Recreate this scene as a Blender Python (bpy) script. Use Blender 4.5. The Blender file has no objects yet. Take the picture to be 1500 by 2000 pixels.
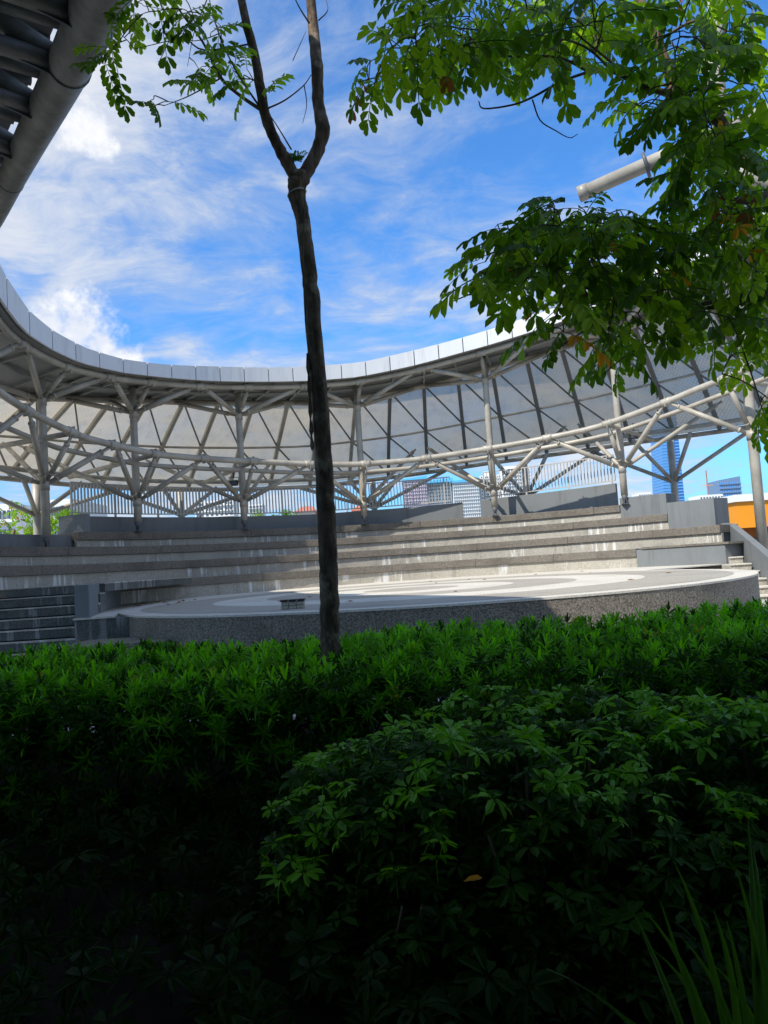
import bpy, math, random
import numpy as np
from mathutils import Vector, Matrix

SC = bpy.context.scene
COL = SC.collection
rng = random.Random(7)
R_ = math.radians

# ------------------------------------------------------------------ camera
EYE = 1.6
TILT, ROLL, FPX = 0.0677, 0.0652, 1500.0          # focal length in pixels of a 1500 x 2000 frame
ct, st, cr, sr = math.cos(TILT), math.sin(TILT), math.cos(ROLL), math.sin(ROLL)
up0 = Vector((0, -st, ct)); right0 = Vector((1, 0, 0)); fwd = Vector((0, ct, st))
cam_r = cr * right0 - sr * up0
cam_u = sr * right0 + cr * up0
cd = bpy.data.cameras.new('camera'); cam = bpy.data.objects.new('camera', cd); COL.objects.link(cam)
m = Matrix((cam_r, cam_u, -fwd)).transposed().to_4x4(); m.translation = Vector((0, 0, EYE))
cam.matrix_world = m
cd.sensor_fit = 'VERTICAL'; cd.sensor_height = 36.0; cd.lens = 36.0 * FPX / 2000.0
cd.clip_start = 0.05; cd.clip_end = 9000
SC.camera = cam

def ray(px, py):
    return (fwd * FPX + cam_r * (px - 750) + cam_u * (1000 - py)).normalized()
def pt(px, py, D):
    """World point seen at a pixel, D metres ahead of the camera."""
    d = ray(px, py); return Vector((0, 0, EYE)) + d * (D / d.y)

# ------------------------------------------------------------------ sky
SUN_EL = R_(48); SUN_H = Vector((-0.72, -0.69, 0)).normalized()
world = bpy.data.worlds.new('World'); SC.world = world; world.use_nodes = True
nt = world.node_tree; nt.nodes.clear()
class NB:
    """Small node builder."""
    def __init__(s, t): s.t = t; s.n = t.nodes; s.l = t.links
    def add(s, k, **kw):
        o = s.n.new(k)
        for a, v in kw.items():
            if a.startswith('i_'): s.put(o.inputs[a[2:].replace('_', ' ')], v)
            else: setattr(o, a, v)
        return o
    def put(s, inp, v):
        if isinstance(v, bpy.types.NodeSocket): s.l.new(v, inp)
        else: inp.default_value = v
    def math(s, op, a, b=0.0, c=0.0, clamp=False):
        o = s.n.new('ShaderNodeMath'); o.operation = op; o.use_clamp = clamp
        s.put(o.inputs[0], a); s.put(o.inputs[1], b); s.put(o.inputs[2], c); return o.outputs[0]
    def mix(s, f, a, b, blend='MIX'):
        o = s.n.new('ShaderNodeMix'); o.data_type = 'RGBA'; o.blend_type = blend
        s.put(o.inputs[0], f); s.put(o.inputs[6], a); s.put(o.inputs[7], b); return o.outputs[2]
    def noise(s, vec, scale, detail=4, rough=.55, dist=0.0):
        o = s.n.new('ShaderNodeTexNoise'); s.put(o.inputs['Vector'], vec)
        s.put(o.inputs['Scale'], scale); s.put(o.inputs['Detail'], detail); s.put(o.inputs['Roughness'], rough); s.put(o.inputs['Distortion'], dist)
        return o
    def step(s, v, a, b):
        o = s.n.new('ShaderNodeMapRange'); o.interpolation_type = 'SMOOTHSTEP'
        s.put(o.inputs[0], v); s.put(o.inputs[1], a); s.put(o.inputs[2], b); return o.outputs[0]
    def mapping(s, vec, scale=(1, 1, 1), loc=(0, 0, 0), rot=(0, 0, 0)):
        o = s.n.new('ShaderNodeMapping'); s.put(o.inputs[0], vec)
        o.inputs['Scale'].default_value = scale; o.inputs['Location'].default_value = loc; o.inputs['Rotation'].default_value = rot
        return o.outputs[0]
b = NB(nt)
sky = b.add('ShaderNodeTexSky', sky_type='NISHITA', sun_disc=False, sun_elevation=SUN_EL,
            sun_rotation=math.atan2(SUN_H.x, SUN_H.y), altitude=100, air_density=1.0, dust_density=1.6, ozone_density=4.0)
gen = b.add('ShaderNodeTexCoord').outputs['Generated']
sep = b.add('ShaderNodeSeparateXYZ'); b.put(sep.inputs[0], gen)
den = b.math('ADD', b.math('MAXIMUM', sep.outputs[2], 0.0), 0.22)
plane = b.add('ShaderNodeCombineXYZ')
b.put(plane.inputs[0], b.math('DIVIDE', sep.outputs[0], den)); b.put(plane.inputs[1], b.math('DIVIDE', sep.outputs[1], den))
pv = b.mapping(plane.outputs[0], loc=(0.35, 0.1, 0))
warp = b.noise(b.mapping(pv, loc=(2, 7, 0)), 2.2, 3, .5)
wv = b.add('ShaderNodeVectorMath', operation='MULTIPLY_ADD'); b.put(wv.inputs[0], warp.outputs['Color']); wv.inputs[1].default_value = (.35, .35, 0); b.put(wv.inputs[2], pv)
n1 = b.noise(wv.outputs[0], 1.1, 10, .56, .1).outputs[0]
n2 = b.noise(b.mapping(wv.outputs[0], (1, 1.6, 1), (5, 3, 0)), 4.6, 9, .66, .2).outputs[0]
base = b.math('ADD', b.math('MULTIPLY', n1, .68), b.math('MULTIPLY', n2, .32))
thin = b.step(base, .40, .56)
thick = b.step(base, .475, .635)
# cumulus heaps low over the left rim, with billowed edges
bill = b.math('ADD', b.math('MULTIPLY', b.noise(gen, 20, 5, .55).outputs[0], .65), b.math('MULTIPLY', b.noise(gen, 70, 6, .65).outputs[0], .35))
heap = None
for px, py, r in ((150, 640, .042), (95, 640, .04), (195, 670, .032), (60, 690, .045), (130, 700, .05), (240, 720, .03), (165, 250, .030), (190, 285, .022), (130, 235, .016)):
    d = ray(px, py)
    dp = b.add('ShaderNodeVectorMath', operation='DISTANCE'); b.put(dp.inputs[0], gen); dp.inputs[1].default_value = d
    v = b.math('SUBTRACT', 1.0, b.math('DIVIDE', dp.outputs['Value'], r))
    heap = v if heap is None else b.math('MAXIMUM', heap, v)
heapm = b.step(b.math('ADD', heap, b.math('MULTIPLY', b.math('SUBTRACT', bill, .5), 2.6)), -.12, .60)
skyc = b.mix(1.0, sky.outputs[0], (.56, 1.12, 1.60, 1), 'MULTIPLY')
c1 = b.mix(b.math('MULTIPLY', thin, .72), skyc, (3.2, 3.75, 4.7, 1))
c2 = b.mix(b.math('MULTIPLY', thick, .8), c1, (5.4, 5.45, 5.6, 1))
shade = b.mix(b.step(bill, .35, .65), (4.7, 5.0, 5.7, 1), (6.3, 6.3, 6.3, 1))
c3 = b.mix(b.math('MULTIPLY', heapm, .95), c2, shade)
bg = b.add('ShaderNodeBackground'); b.put(bg.inputs[0], c3); bg.inputs[1].default_value = 0.15
out = b.add('ShaderNodeOutputWorld'); nt.links.new(bg.outputs[0], out.inputs[0])

sun = bpy.data.lights.new('sun', 'SUN'); sun.energy = 5.0; sun.angle = R_(.5); sun.color = (1, .93, .81)
so = bpy.data.objects.new('sun', sun); COL.objects.link(so)
sdir = (SUN_H * math.cos(SUN_EL) + Vector((0, 0, math.sin(SUN_EL)))).normalized()
so.rotation_euler = sdir.to_track_quat('Z', 'Y').to_euler(); so.location = (-30, -10, 40)

SC.view_settings.view_transform = 'Standard'; SC.view_settings.look = 'None'
SC.view_settings.gamma = 1.0; SC.view_settings.exposure = 0.16; SC.view_settings.use_curve_mapping = False
SC.cycles.use_denoising = True; SC.cycles.max_bounces = 6; SC.cycles.transparent_max_bounces = 12
SC.cycles.sample_clamp_indirect = 4

# ------------------------------------------------------------------ materials
M = {}
def mat(name, fn):
    mm = bpy.data.materials.new(name); mm.use_nodes = True
    t = mm.node_tree; t.nodes.clear(); k = NB(t)
    o = k.add('ShaderNodeOutputMaterial'); pos = k.add('ShaderNodeNewGeometry').outputs['Position']
    s = fn(k, pos); t.links.new(s, o.inputs[0]); M[name] = mm
def pbsdf(k, col, rough=.6, metal=0.0, spec=.4, bump=None, bs=.3, bd=.01):
    p = k.add('ShaderNodeBsdfPrincipled'); k.put(p.inputs['Base Color'], col); k.put(p.inputs['Roughness'], rough)
    p.inputs['Metallic'].default_value = metal; p.inputs['Specular IOR Level'].default_value = spec
    if bump is not None:
        q = k.add('ShaderNodeBump'); q.inputs['Strength'].default_value = bs; q.inputs['Distance'].default_value = bd
        k.put(q.inputs['Height'], bump); k.l.new(q.outputs[0], p.inputs['Normal'])
    return p.outputs[0]
def c4(c): return (c[0], c[1], c[2], 1)
def simple(name, col, rough=.6, metal=0.0, var=.18, scale=2.0, spec=.4):
    def fn(k, pos):
        n = k.noise(pos, scale, 5, .6).outputs[0]
        v = k.mix(n, c4([x * (1 - var) for x in col]), c4([min(1, x * (1 + var)) for x in col]))
        return pbsdf(k, v, rough, metal, spec)
    mat(name, fn)
def steel(k, pos):
    n = k.noise(pos, 1.6, 6, .6).outputs[0]
    drip = k.noise(k.mapping(pos, (7, 7, .9)), 1.0, 5, .65).outputs[0]
    c = k.mix(k.step(n, .35, .65), (.31, .285, .24, 1), (.43, .40, .34, 1))
    c = k.mix(k.math('MULTIPLY', k.step(drip, .55, .75), .5), c, (.30, .28, .24, 1))
    return pbsdf(k, c, .42, 0, .5)
mat('painted_steel', steel)
simple('rib_steel', (.17, .165, .155), .45)
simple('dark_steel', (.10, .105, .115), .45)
def shaded_grime(k, pos):  # near canopy's shade put into a darker steel colour, with grime mottling
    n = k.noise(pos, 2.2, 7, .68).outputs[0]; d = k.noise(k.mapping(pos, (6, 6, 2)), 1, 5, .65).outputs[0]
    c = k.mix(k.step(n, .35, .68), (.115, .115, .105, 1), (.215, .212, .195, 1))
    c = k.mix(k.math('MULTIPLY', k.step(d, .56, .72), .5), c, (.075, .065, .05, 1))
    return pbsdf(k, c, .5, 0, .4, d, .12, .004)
mat('shaded_grimy_steel', shaded_grime)
simple('fascia_plain', (.66, .68, .70), .38, .0, .05, .6, .5)
simple('seam', (.10, .11, .12), .7)
simple('soffit', (.26, .265, .26), .5, 0, .12, 1.2)
def greywall(k, pos):
    n = k.noise(pos, 1.1, 6, .65).outputs[0]; d = k.noise(k.mapping(pos, (3.2, 3.2, .35)), 1, 5, .65).outputs[0]; g = k.noise(pos, 14, 4, .6).outputs[0]
    c = k.mix(n, (.155, .168, .177, 1), (.20, .215, .225, 1))
    c = k.mix(k.math('MULTIPLY', k.step(d, .50, .72), .45), c, (.095, .10, .10, 1))
    c = k.mix(k.math('MULTIPLY', k.step(g, .58, .72), .25), c, (.27, .28, .28, 1))
    return pbsdf(k, c, .75, 0, .3, g, .15, .004)
mat('grey_paint', greywall)
simple('white_paint', (.78, .78, .76), .6, 0, .05)
simple('orange_paint', (.80, .30, .015), .6, 0, .05, .6)
simple('brown_paint', (.34, .12, .02), .6)
simple('black', (.02, .02, .022), .5)
simple('rail_paint', (.44, .43, .41), .4, 0, .06)
def fascia_(k, pos):
    n = k.noise(pos, .5, 4, .6).outputs[0]; d = k.noise(k.mapping(pos, (4, 4, .5)), 1, 5, .65).outputs[0]
    c = k.mix(n, (.60, .615, .63, 1), (.69, .70, .715, 1))
    c = k.mix(k.math('MULTIPLY', k.step(d, .5, .75), .45), c, (.40, .40, .39, 1))
    return pbsdf(k, c, .38, 0, .5)
mat('fascia', fascia_)
def screen(k, pos):
    n = k.noise(pos, 1.3, 5, .6).outputs[0]
    c = k.mix(n, (.40, .335, .235, 1), (.50, .43, .315, 1))
    dr = k.noise(k.mapping(pos, (2.2, 2.2, .35)), 1, 5, .65).outputs[0]
    c = k.mix(k.math('MULTIPLY', k.step(dr, .45, .75), .55), c, (.24, .21, .165, 1))
    d = k.add('ShaderNodeBsdfDiffuse'); k.put(d.inputs[0], c)
    t = k.add('ShaderNodeBsdfTranslucent'); k.put(t.inputs[0], c)
    a = k.add('ShaderNodeMixShader', i_0=.30) if False else k.add('ShaderNodeMixShader')
    a.inputs[0].default_value = .58; k.l.new(d.outputs[0], a.inputs[1]); k.l.new(t.outputs[0], a.inputs[2])
    tr = k.add('ShaderNodeBsdfTransparent')
    # woven wire: two crossed families of fine strands along the fall and the girth of the sheet
    uv = k.add('ShaderNodeTexCoord').outputs['UV']
    w1 = k.add('ShaderNodeTexWave', wave_type='BANDS', bands_direction='DIAGONAL'); k.put(w1.inputs[0], uv); w1.inputs['Scale'].default_value = 4.2
    w2 = k.add('ShaderNodeTexWave', wave_type='BANDS', bands_direction='DIAGONAL'); k.put(w2.inputs[0], k.mapping(uv, (-1, 1, 1))); w2.inputs['Scale'].default_value = 4.2
    w = k.math('MULTIPLY', w1.outputs['Fac'], w2.outputs['Fac'])
    f = k.math('ADD', .09, k.math('MULTIPLY', w, .20))
    x = k.add('ShaderNodeMixShader'); k.put(x.inputs[0], f); k.l.new(a.outputs[0], x.inputs[1]); k.l.new(tr.outputs[0], x.inputs[2])
    return x.outputs[0]
mat('wire_screen', screen)
def granite(lo, hi, name, streak=0.0, dirt=.5):
    def fn(k, pos):
        g = k.noise(pos, 34, 3, .75).outputs[0]
        v = k.add('ShaderNodeTexVoronoi', feature='F1'); k.put(v.inputs['Vector'], pos); v.inputs['Scale'].default_value = 42
        big = k.noise(pos, .8, 5, .6).outputs[0]
        c = k.mix(k.step(g, .36, .64), c4(lo), c4(hi))
        c = k.mix(k.math('MULTIPLY', k.step(v.outputs['Color'], .75, .9), .5), c, c4([x * .4 for x in lo]))
        c = k.mix(k.math('MULTIPLY', k.step(big, .45, .75), dirt), c, c4([x * .55 for x in lo]))
        if streak:
            s1 = k.noise(k.mapping(pos, (5.5, 5.5, .45)), 1, 4, .62).outputs[0]
            s2 = k.noise(pos, .55, 3, .5).outputs[0]
            f = k.math('MULTIPLY', k.step(s1, .53, .62), k.step(s2, .47, .58))
            c = k.mix(k.math('MULTIPLY', f, streak), c, (.72, .73, .72, 1))
            s3 = k.noise(k.mapping(pos, (3.5, 3.5, .3), (9, 4, 0)), 1, 4, .6).outputs[0]
            c = k.mix(k.math('MULTIPLY', k.step(s3, .55, .75), .45), c, (.10, .105, .09, 1))
        return pbsdf(k, c, .75, 0, .3, g, .5, .01)
    mat(name, fn)
granite((.095, .083, .07), (.25, .225, .19), 'granite_coping')
granite((.30, .28, .24), (.50, .47, .405), 'pebble_riser', .8, .4)
granite((.10, .09, .075), (.31, .275, .225), 'stage_riser', 0, .45)
granite((.53, .495, .43), (.70, .66, .58), 'pebble_light', 0, .35)
granite((.31, .285, .24), (.44, .41, .35), 'pebble_dark', 0, .3)
granite((.07, .075, .072), (.15, .155, .145), 'step_stone', .25, .6)
granite((.34, .33, .31), (.48, .47, .45), 'paving', 0, .3)
def soil(k, pos):
    n = k.noise(pos, 9, 6, .7).outputs[0]
    return pbsdf(k, k.mix(n, (.008, .006, .004, 1), (.026, .02, .014, 1)), .95, 0, .1, n, .8, .03)
mat('soil', soil)
def cityground(k, pos):
    n = k.noise(pos, .05, 6, .6).outputs[0]
    return pbsdf(k, k.mix(n, (.10, .12, .08, 1), (.26, .26, .25, 1)), .9, 0, .1)
mat('city_ground', cityground)
def bark(k, pos):
    n = k.noise(k.mapping(pos, (16, 16, 5)), 1, 7, .7).outputs[0]
    l = k.noise(pos, 5, 4, .6).outputs[0]
    c = k.mix(k.step(n, .35, .7), (.07, .05, .035, 1), (.25, .185, .13, 1))
    c = k.mix(k.math('MULTIPLY', k.step(l, .52, .66), .6), c, (.44, .36, .27, 1))
    return pbsdf(k, c, .85, 0, .2, n, 1.0, .035)
mat('bark', bark)
def twigm(k, pos):
    n = k.noise(pos, 12, 4, .6).outputs[0]
    return pbsdf(k, k.mix(n, (.07, .05, .035, 1), (.22, .16, .10, 1)), .8, 0, .2)
mat('twig_bark', twigm)
def leaf(name, a, c_, tl=.38, rough=.34, spec=.5):
    def fn(k, pos):
        n = k.noise(pos, 6, 3, .5).outputs[0]
        c = k.mix(n, c4(a), c4(c_))
        p = pbsdf(k, c, rough, 0, spec)
        t = k.add('ShaderNodeBsdfTranslucent'); k.put(t.inputs[0], k.mix(1.0, c, (2.5, 2.4, .8, 1), 'MULTIPLY'))
        x = k.add('ShaderNodeMixShader'); x.inputs[0].default_value = tl
        k.l.new(p, x.inputs[1]); k.l.new(t.outputs[0], x.inputs[2]); return x.outputs[0]
    mat(name, fn)
leaf('leaf_deep', (.04, .10, .010), (.07, .155, .014), .45, .4, .3)
leaf('leaf_mid', (.08, .18, .010), (.13, .25, .016), .5, .4, .3)
leaf('leaf_bright', (.13, .24, .015), (.20, .33, .020), .55, .4, .3)
leaf('leaf_amber', (.42, .19, .02), (.55, .28, .03), .4, .5, .2)
leaf('leaf_rust', (.16, .07, .03), (.26, .11, .04), .3, .6, .2)
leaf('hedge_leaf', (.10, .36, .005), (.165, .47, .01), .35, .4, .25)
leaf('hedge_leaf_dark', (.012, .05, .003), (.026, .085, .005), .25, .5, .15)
leaf('hedge_old', (.20, .24, .02), (.30, .26, .03), .3, .5, .15)
leaf('hedge_leaf_mid', (.055, .21, .004), (.095, .29, .007), .3, .45, .2)
leaf('shrub_leaf_lit', (.10, .31, .006), (.17, .42, .012), .3, .45, .25)
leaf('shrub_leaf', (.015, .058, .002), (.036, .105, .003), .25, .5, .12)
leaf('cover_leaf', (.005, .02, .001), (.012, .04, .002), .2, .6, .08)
leaf('blade_leaf', (.025, .085, .010), (.05, .13, .018), .3, .35, .4)
def glass(name, col, rough=.15, metal=.3):
    def fn(k, pos):
        n = k.noise(pos, .03, 3, .5).outputs[0]
        return pbsdf(k, k.mix(n, c4([x * .85 for x in col]), c4(col)), rough, metal, .6)
    mat(name, fn)
glass('tower_glass', (.12, .36, .74), .35, .1)
glass('tower_band', (.19, .45, .82), .35, .1)
glass('office_glass', (.20, .30, .48), .25, .2)
glass('window_glass', (.10, .13, .18), .2, .2)
simple('apartment_white', (.74, .74, .73), .7, 0, .08, .05)
simple('apartment_rose', (.62, .52, .60), .7, 0, .08, .05)
simple('roof_blue', (.10, .45, .78), .6, 0, .1, .05)
simple('roof_red', (.50, .17, .11), .7, 0, .15, .1)
simple('spire_grey', (.42, .50, .60), .4, .2, .1, .05)  # pale blue-grey puts distance haze into the spires' colour

# ------------------------------------------------------------------ mesh helpers
class MB:
    def __init__(s): s.v = []; s.f = []; s.uv = None
    def quad(s, *p):
        i = len(s.v); s.v += [tuple(q) for q in p]; s.f.append(tuple(range(i, i + len(p)))); return s
    def grid(s, rows, closed=False):
        i = len(s.v); nr = len(rows); nc = len(rows[0])
        for r in rows: s.v += [tuple(q) for q in r]
        for a in range(nr - 1):
            for c in range(nc if closed else nc - 1):
                d = (c + 1) % nc
                s.f.append((i + a * nc + c, i + a * nc + d, i + (a + 1) * nc + d, i + (a + 1) * nc + c))
        return s
    def tube(s, pts, rad, n=10, cap=True):
        pts = [Vector(p) for p in pts]
        if not isinstance(rad, (list, tuple)): rad = [rad] * len(pts)
        t0 = (pts[1] - pts[0]).normalized()
        u = t0.orthogonal().normalized(); rows = []
        for k, p in enumerate(pts):
            t = (pts[min(k + 1, len(pts) - 1)] - pts[max(k - 1, 0)]).normalized()
            u = (u - t * u.dot(t)).normalized(); w = t.cross(u)
            rows.append([p + (u * math.cos(2 * math.pi * j / n) + w * math.sin(2 * math.pi * j / n)) * rad[k] for j in range(n)])
        i = len(s.v); s.grid(rows, True)
        if cap:
            s.f.append(tuple(i + j for j in reversed(range(n)))); l = i + (len(pts) - 1) * n
            s.f.append(tuple(l + j for j in range(n)))
        return s
    def prism(s, poly, z0, z1):
        """poly: xy counter-clockwise; z0/z1 numbers or lists."""
        n = len(poly); i = len(s.v)
        za = z0 if isinstance(z0, (list, tuple)) else [z0] * n
        zb = z1 if isinstance(z1, (list, tuple)) else [z1] * n
        s.v += [(p[0], p[1], za[k]) for k, p in enumerate(poly)] + [(p[0], p[1], zb[k]) for k, p in enumerate(poly)]
        s.f.append(tuple(i + k for k in reversed(range(n)))); s.f.append(tuple(i + n + k for k in range(n)))
        for k in range(n): s.f.append((i + k, i + (k + 1) % n, i + n + (k + 1) % n, i + n + k))
        return s
    def box(s, x0, x1, y0, y1, z0, z1): return s.prism([(x0, y0), (x1, y0), (x1, y1), (x0, y1)], z0, z1)
    def bar(s, a, b_, w, h, up=Vector((0, 0, 1))):
        a, b_ = Vector(a), Vector(b_); t = (b_ - a).normalized(); x = t.cross(up).normalized(); y = x.cross(t).normalized()
        r = [[p + x * sx * w / 2 + y * sy * h / 2 for sx, sy in ((-1, -1), (1, -1), (1, 1), (-1, 1))] for p in (a, b_)]
        i = len(s.v); s.grid(r, True); s.f.append((i + 3, i + 2, i + 1, i)); s.f.append((i + 4, i + 5, i + 6, i + 7)); return s
    def sector(s, c, r0, r1, p0, p1, z0, z1, n=2):
        """Block between two radii and two bearings (degrees); z may be functions of the bearing."""
        f0 = z0 if callable(z0) else (lambda p, r: z0); f1 = z1 if callable(z1) else (lambda p, r: z1)
        rows = []
        for k in range(n + 1):
            p = p0 + (p1 - p0) * k / n; q = []
            for r, f in ((r0, f0), (r1, f0), (r1, f1), (r0, f1)):
                q.append((c[0] + r * math.sin(R_(p)), c[1] + r * math.cos(R_(p)), f(p, r)))
            rows.append(q)
        i = len(s.v); s.grid(rows, True); l = i + 4 * n
        s.f.append((i + 3, i + 2, i + 1, i)); s.f.append((l, l + 1, l + 2, l + 3)); return s
    def mesh(s, name):
        me = bpy.data.meshes.new(name); me.from_pydata(s.v, [], s.f); me.validate(); me.update(); return me
    def build(s, name, material, parent=None, smooth=False, bevel=0):
        me = s.mesh(name); me.materials.append(M[material])
        if s.uv is not None:
            l = me.uv_layers.new(name='UV'); l.data.foreach_set('uv', np.array(s.uv, 'f').ravel())
        if smooth: me.polygons.foreach_set('use_smooth', [True] * len(me.polygons))
        fix_normals(me)
        o = bpy.data.objects.new(name, me); COL.objects.link(o)
        if parent is not None: attach(o, parent)
        if bevel:
            bv = o.modifiers.new('edge', 'BEVEL'); bv.width = bevel; bv.segments = 2; bv.limit_method = 'ANGLE'
        if smooth:
            pass
        return o
def fix_normals(me):
    import bmesh
    bm = bmesh.new(); bm.from_mesh(me); bmesh.ops.recalc_face_normals(bm, faces=bm.faces); bm.to_mesh(me); bm.free()
ROOTLOC = {}
def attach(o, parent):
    o.parent = parent; p = parent; off = Vector((0, 0, 0))
    while p is not None: off += p.location; p = p.parent
    o.location = o.location - off
def tag(o, label, cat, group=None, kind=None):
    if label: o['label'] = label
    if cat: o['category'] = cat
    if group: o['group'] = group
    if kind: o['kind'] = kind
    elif cat: o['kind'] = 'thing'
    return o
def thing(name, label, cat, loc=(0, 0, 0), group=None):
    o = bpy.data.objects.new(name, None); COL.objects.link(o); o.location = loc; o.empty_display_size = .2
    return tag(o, label, cat, group)
def inst(name, me, parent, mw):
    """A part that shares mesh data, placed in world space under a thing whose root has no rotation."""
    o = bpy.data.objects.new(name, me); COL.objects.link(o)
    o.matrix_basis = mw
    if parent is not None: attach(o, parent)
    return o
def smooth_curve(pts, n=6):
    """Catmull-Rom through points."""
    P = [Vector(p) for p in pts]; P = [P[0] * 2 - P[1]] + P + [P[-1] * 2 - P[-2]]; o = []
    for i in range(1, len(P) - 2):
        for k in range(n):
            t = k / n; a, c, d, e = P[i - 1], P[i], P[i + 1], P[i + 2]
            o.append(.5 * ((2 * c) + (d - a) * t + (2 * a - 5 * c + 4 * d - e) * t * t + (3 * c - a - 3 * d + e) * t ** 3))
    return o + [P[-2]]
def interp(tab):
    xs = [a for a, _ in tab]; ys = [c for _, c in tab]
    return lambda x: float(np.interp(x, xs, ys))

# ------------------------------------------------------------------ plan of the amphitheatre
O = (1.59, 18.75)
def P(phi, r, z): return Vector((O[0] + r * math.sin(R_(phi)), O[1] + r * math.cos(R_(phi)), z))
def on_ring(px, py, r):
    """Far crossing of a pixel's ray with the upright cylinder of radius r about O -> bearing, point."""
    d = ray(px, py); h = math.hypot(d.x, d.y); ux, uy = d.x / h, d.y / h
    bb = ux * O[0] + uy * O[1]; disc = r * r - (O[0] ** 2 + O[1] ** 2 - bb * bb)
    L = bb + math.sqrt(max(disc, 0)); x, y = ux * L, uy * L
    return math.degrees(math.atan2(x - O[0], y - O[1])), Vector((x, y, EYE + d.z / h * L))
def phi_at(px, py, r): return on_ring(px, py, r)[0]
DECK = EYE - .66; RISE = .55
ZT = [None, EYE - .03, EYE + .57, EYE + 1.13, EYE + 1.66]
RT = [None, 9.9, 10.85, 11.8, 12.67]

# ---- ground
g = MB(); g.quad((-4000, -600, -.03), (4000, -600, -.03), (4000, 6000, -.03), (-4000, 6000, -.03))
tag(g.build('ground', 'city_ground'), None, None, kind='structure')
g = MB(); g.quad((-30, 8.35, .0), (30, 8.35, .0), (30, 40, .0), (-30, 40, .0))
tag(g.build('plaza_paving', 'paving'), None, None, kind='structure')
g = MB(); g.quad((-30, -12, .004), (30, -12, .004), (30, 8.345, .004), (-30, 8.345, .004))
tag(g.build('planting_bed', 'soil'), None, None, kind='structure')

# ---- stage
stage = thing('round_stage', 'round raised stage paved with pale and dark pebble rings', 'stage', (O[0], O[1], 0))
RD = 7.2; OD = (1.02, 18.8)
m_ = MB()
poly = [(OD[0] + RD * math.sin(R_(a)), OD[1] + RD * math.cos(R_(a))) for a in np.linspace(250, 62, 100)]
back = [(O[0] + 10.1 * math.sin(R_(a)), O[1] + 10.1 * math.cos(R_(a))) for a in np.linspace(phi_at(1420, 1100, 10.1), -72, 60)]
left = [(-7.6, 21.6), (-6.15, 14.95), (-5.35, 14.95)]
# the floor: clockwise list -> reversed to counter-clockwise
ring = poly + back + left
m_.prism(ring[::-1] if True else ring, DECK - .035, DECK)
m_.build('floor_slab', 'pebble_light', stage)
for k, (r, mt) in enumerate(((6.75, 'pebble_dark'), (5.1, 'pebble_light'), (3.75, 'pebble_dark'), (2.4, 'pebble_light'), (1.2, 'pebble_dark'))):
    d = MB(); c = (OD[0] - .12 * k, OD[1] + .1 * k)
    r2 = (5.1, 3.75, 2.4, 1.2, 0)[k]; c2 = (OD[0] - .12 * (k + 1), OD[1] + .1 * (k + 1))
    if r2:
        rows = [[(c[0] + r * math.sin(a), c[1] + r * math.cos(a), DECK + .004) for a in np.linspace(0, 2 * math.pi, 97)[:-1]],
                [(c2[0] + r2 * math.sin(a), c2[1] + r2 * math.cos(a), DECK + .004) for a in np.linspace(0, 2 * math.pi, 97)[:-1]]]
        d.grid(rows, True)
    else: d.quad(*[(c[0] + r * math.sin(a), c[1] + r * math.cos(a), DECK + .004) for a in np.linspace(0, 2 * math.pi, 49)[:-1]])
    d.build('paving_ring', mt, stage)
core = MB()
core.prism([(OD[0] + (RD - .1) * math.sin(R_(a)), OD[1] + (RD - .1) * math.cos(R_(a))) for a in np.linspace(250, 62, 60)][::-1], 0, DECK - .04)
core.prism([(-6.1, 15.1), (-4.9, 15.1), (-4.9, 22), (-7.4, 22)], 0, DECK - .04)
core.build('plinth', 'seam', stage)
for a in range(70, 250, 20):
    s_ = MB(); s_.sector(OD, RD - .09, RD - .012, a + .025, a + 19.975, 0, DECK - .038, 8); s_.build('riser_panel', 'stage_riser', stage)
s_ = MB(); s_.box(-6.13, -5.0, 14.98, 15.09, 0, DECK - .038); s_.build('riser_panel', 'step_stone', stage)
st_ = MB(); st_.box(-5.75, -3.9, 13.2, 14.6, 0.004, .54)
tag(st_.build('stone_step', 'stage_riser', bevel=.02), 'low granite step at the left foot of the round stage', 'step')

# ---- seating tiers
ends = {4: (phi_at(152, 1040, RT[4]), phi_at(1210, 985, RT[4])), 3: (-98, phi_at(1303, 1006, RT[3])),
        2: (-98, phi_at(1405, 1025, RT[2])), 1: (phi_at(224, 1136, RT[1]), phi_at(1242, 1078, RT[1]))}
words_ = {1: 'lowest granite seating tier curving directly behind the stage', 2: 'second granite seating tier up from the stage',
          3: 'third granite seating tier up from the stage', 4: 'topmost granite seating tier below the grey parapet'}
for i in (1, 2, 3, 4):
    p0, p1 = ends[i]; r = RT[i]; z = ZT[i]; zl = DECK if i == 1 else ZT[i - 1]
    t = thing('seating_tier', words_[i], 'seating tier', (O[0], O[1] + r, zl), 'curved seating tiers')
    rb = r + (1.02 if i < 4 else .95)
    core = MB(); core.sector(O, r + .18, rb, p0 + .3, p1 - .3, 0, z - .27, 24); core.build('core', 'seam', t)
    a = p0; k = 0
    while a < p1 - .2:
        e = min(p1, a + (13.5 + 4.5 * ((k * 7 + i * 3) % 4) / 3))
        if p1 - e < 3: e = p1
        gp = .016
        dz = .004 * ((k * 5 + i) % 3)
        c = MB(); c.sector(O, r, rb, a + gp, e - gp, z - .26 - dz, z - dz, 5); c.build('coping_stone', 'granite_coping', t, bevel=.012)
        w = MB(); w.sector(O, r + .07 + .004 * (k % 2), r + .175, a + gp * .6, e - gp * .6, zl - .02, z - .265 - dz, 5); w.build('riser_panel', 'pebble_riser', t)
        a = e; k += 1

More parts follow.
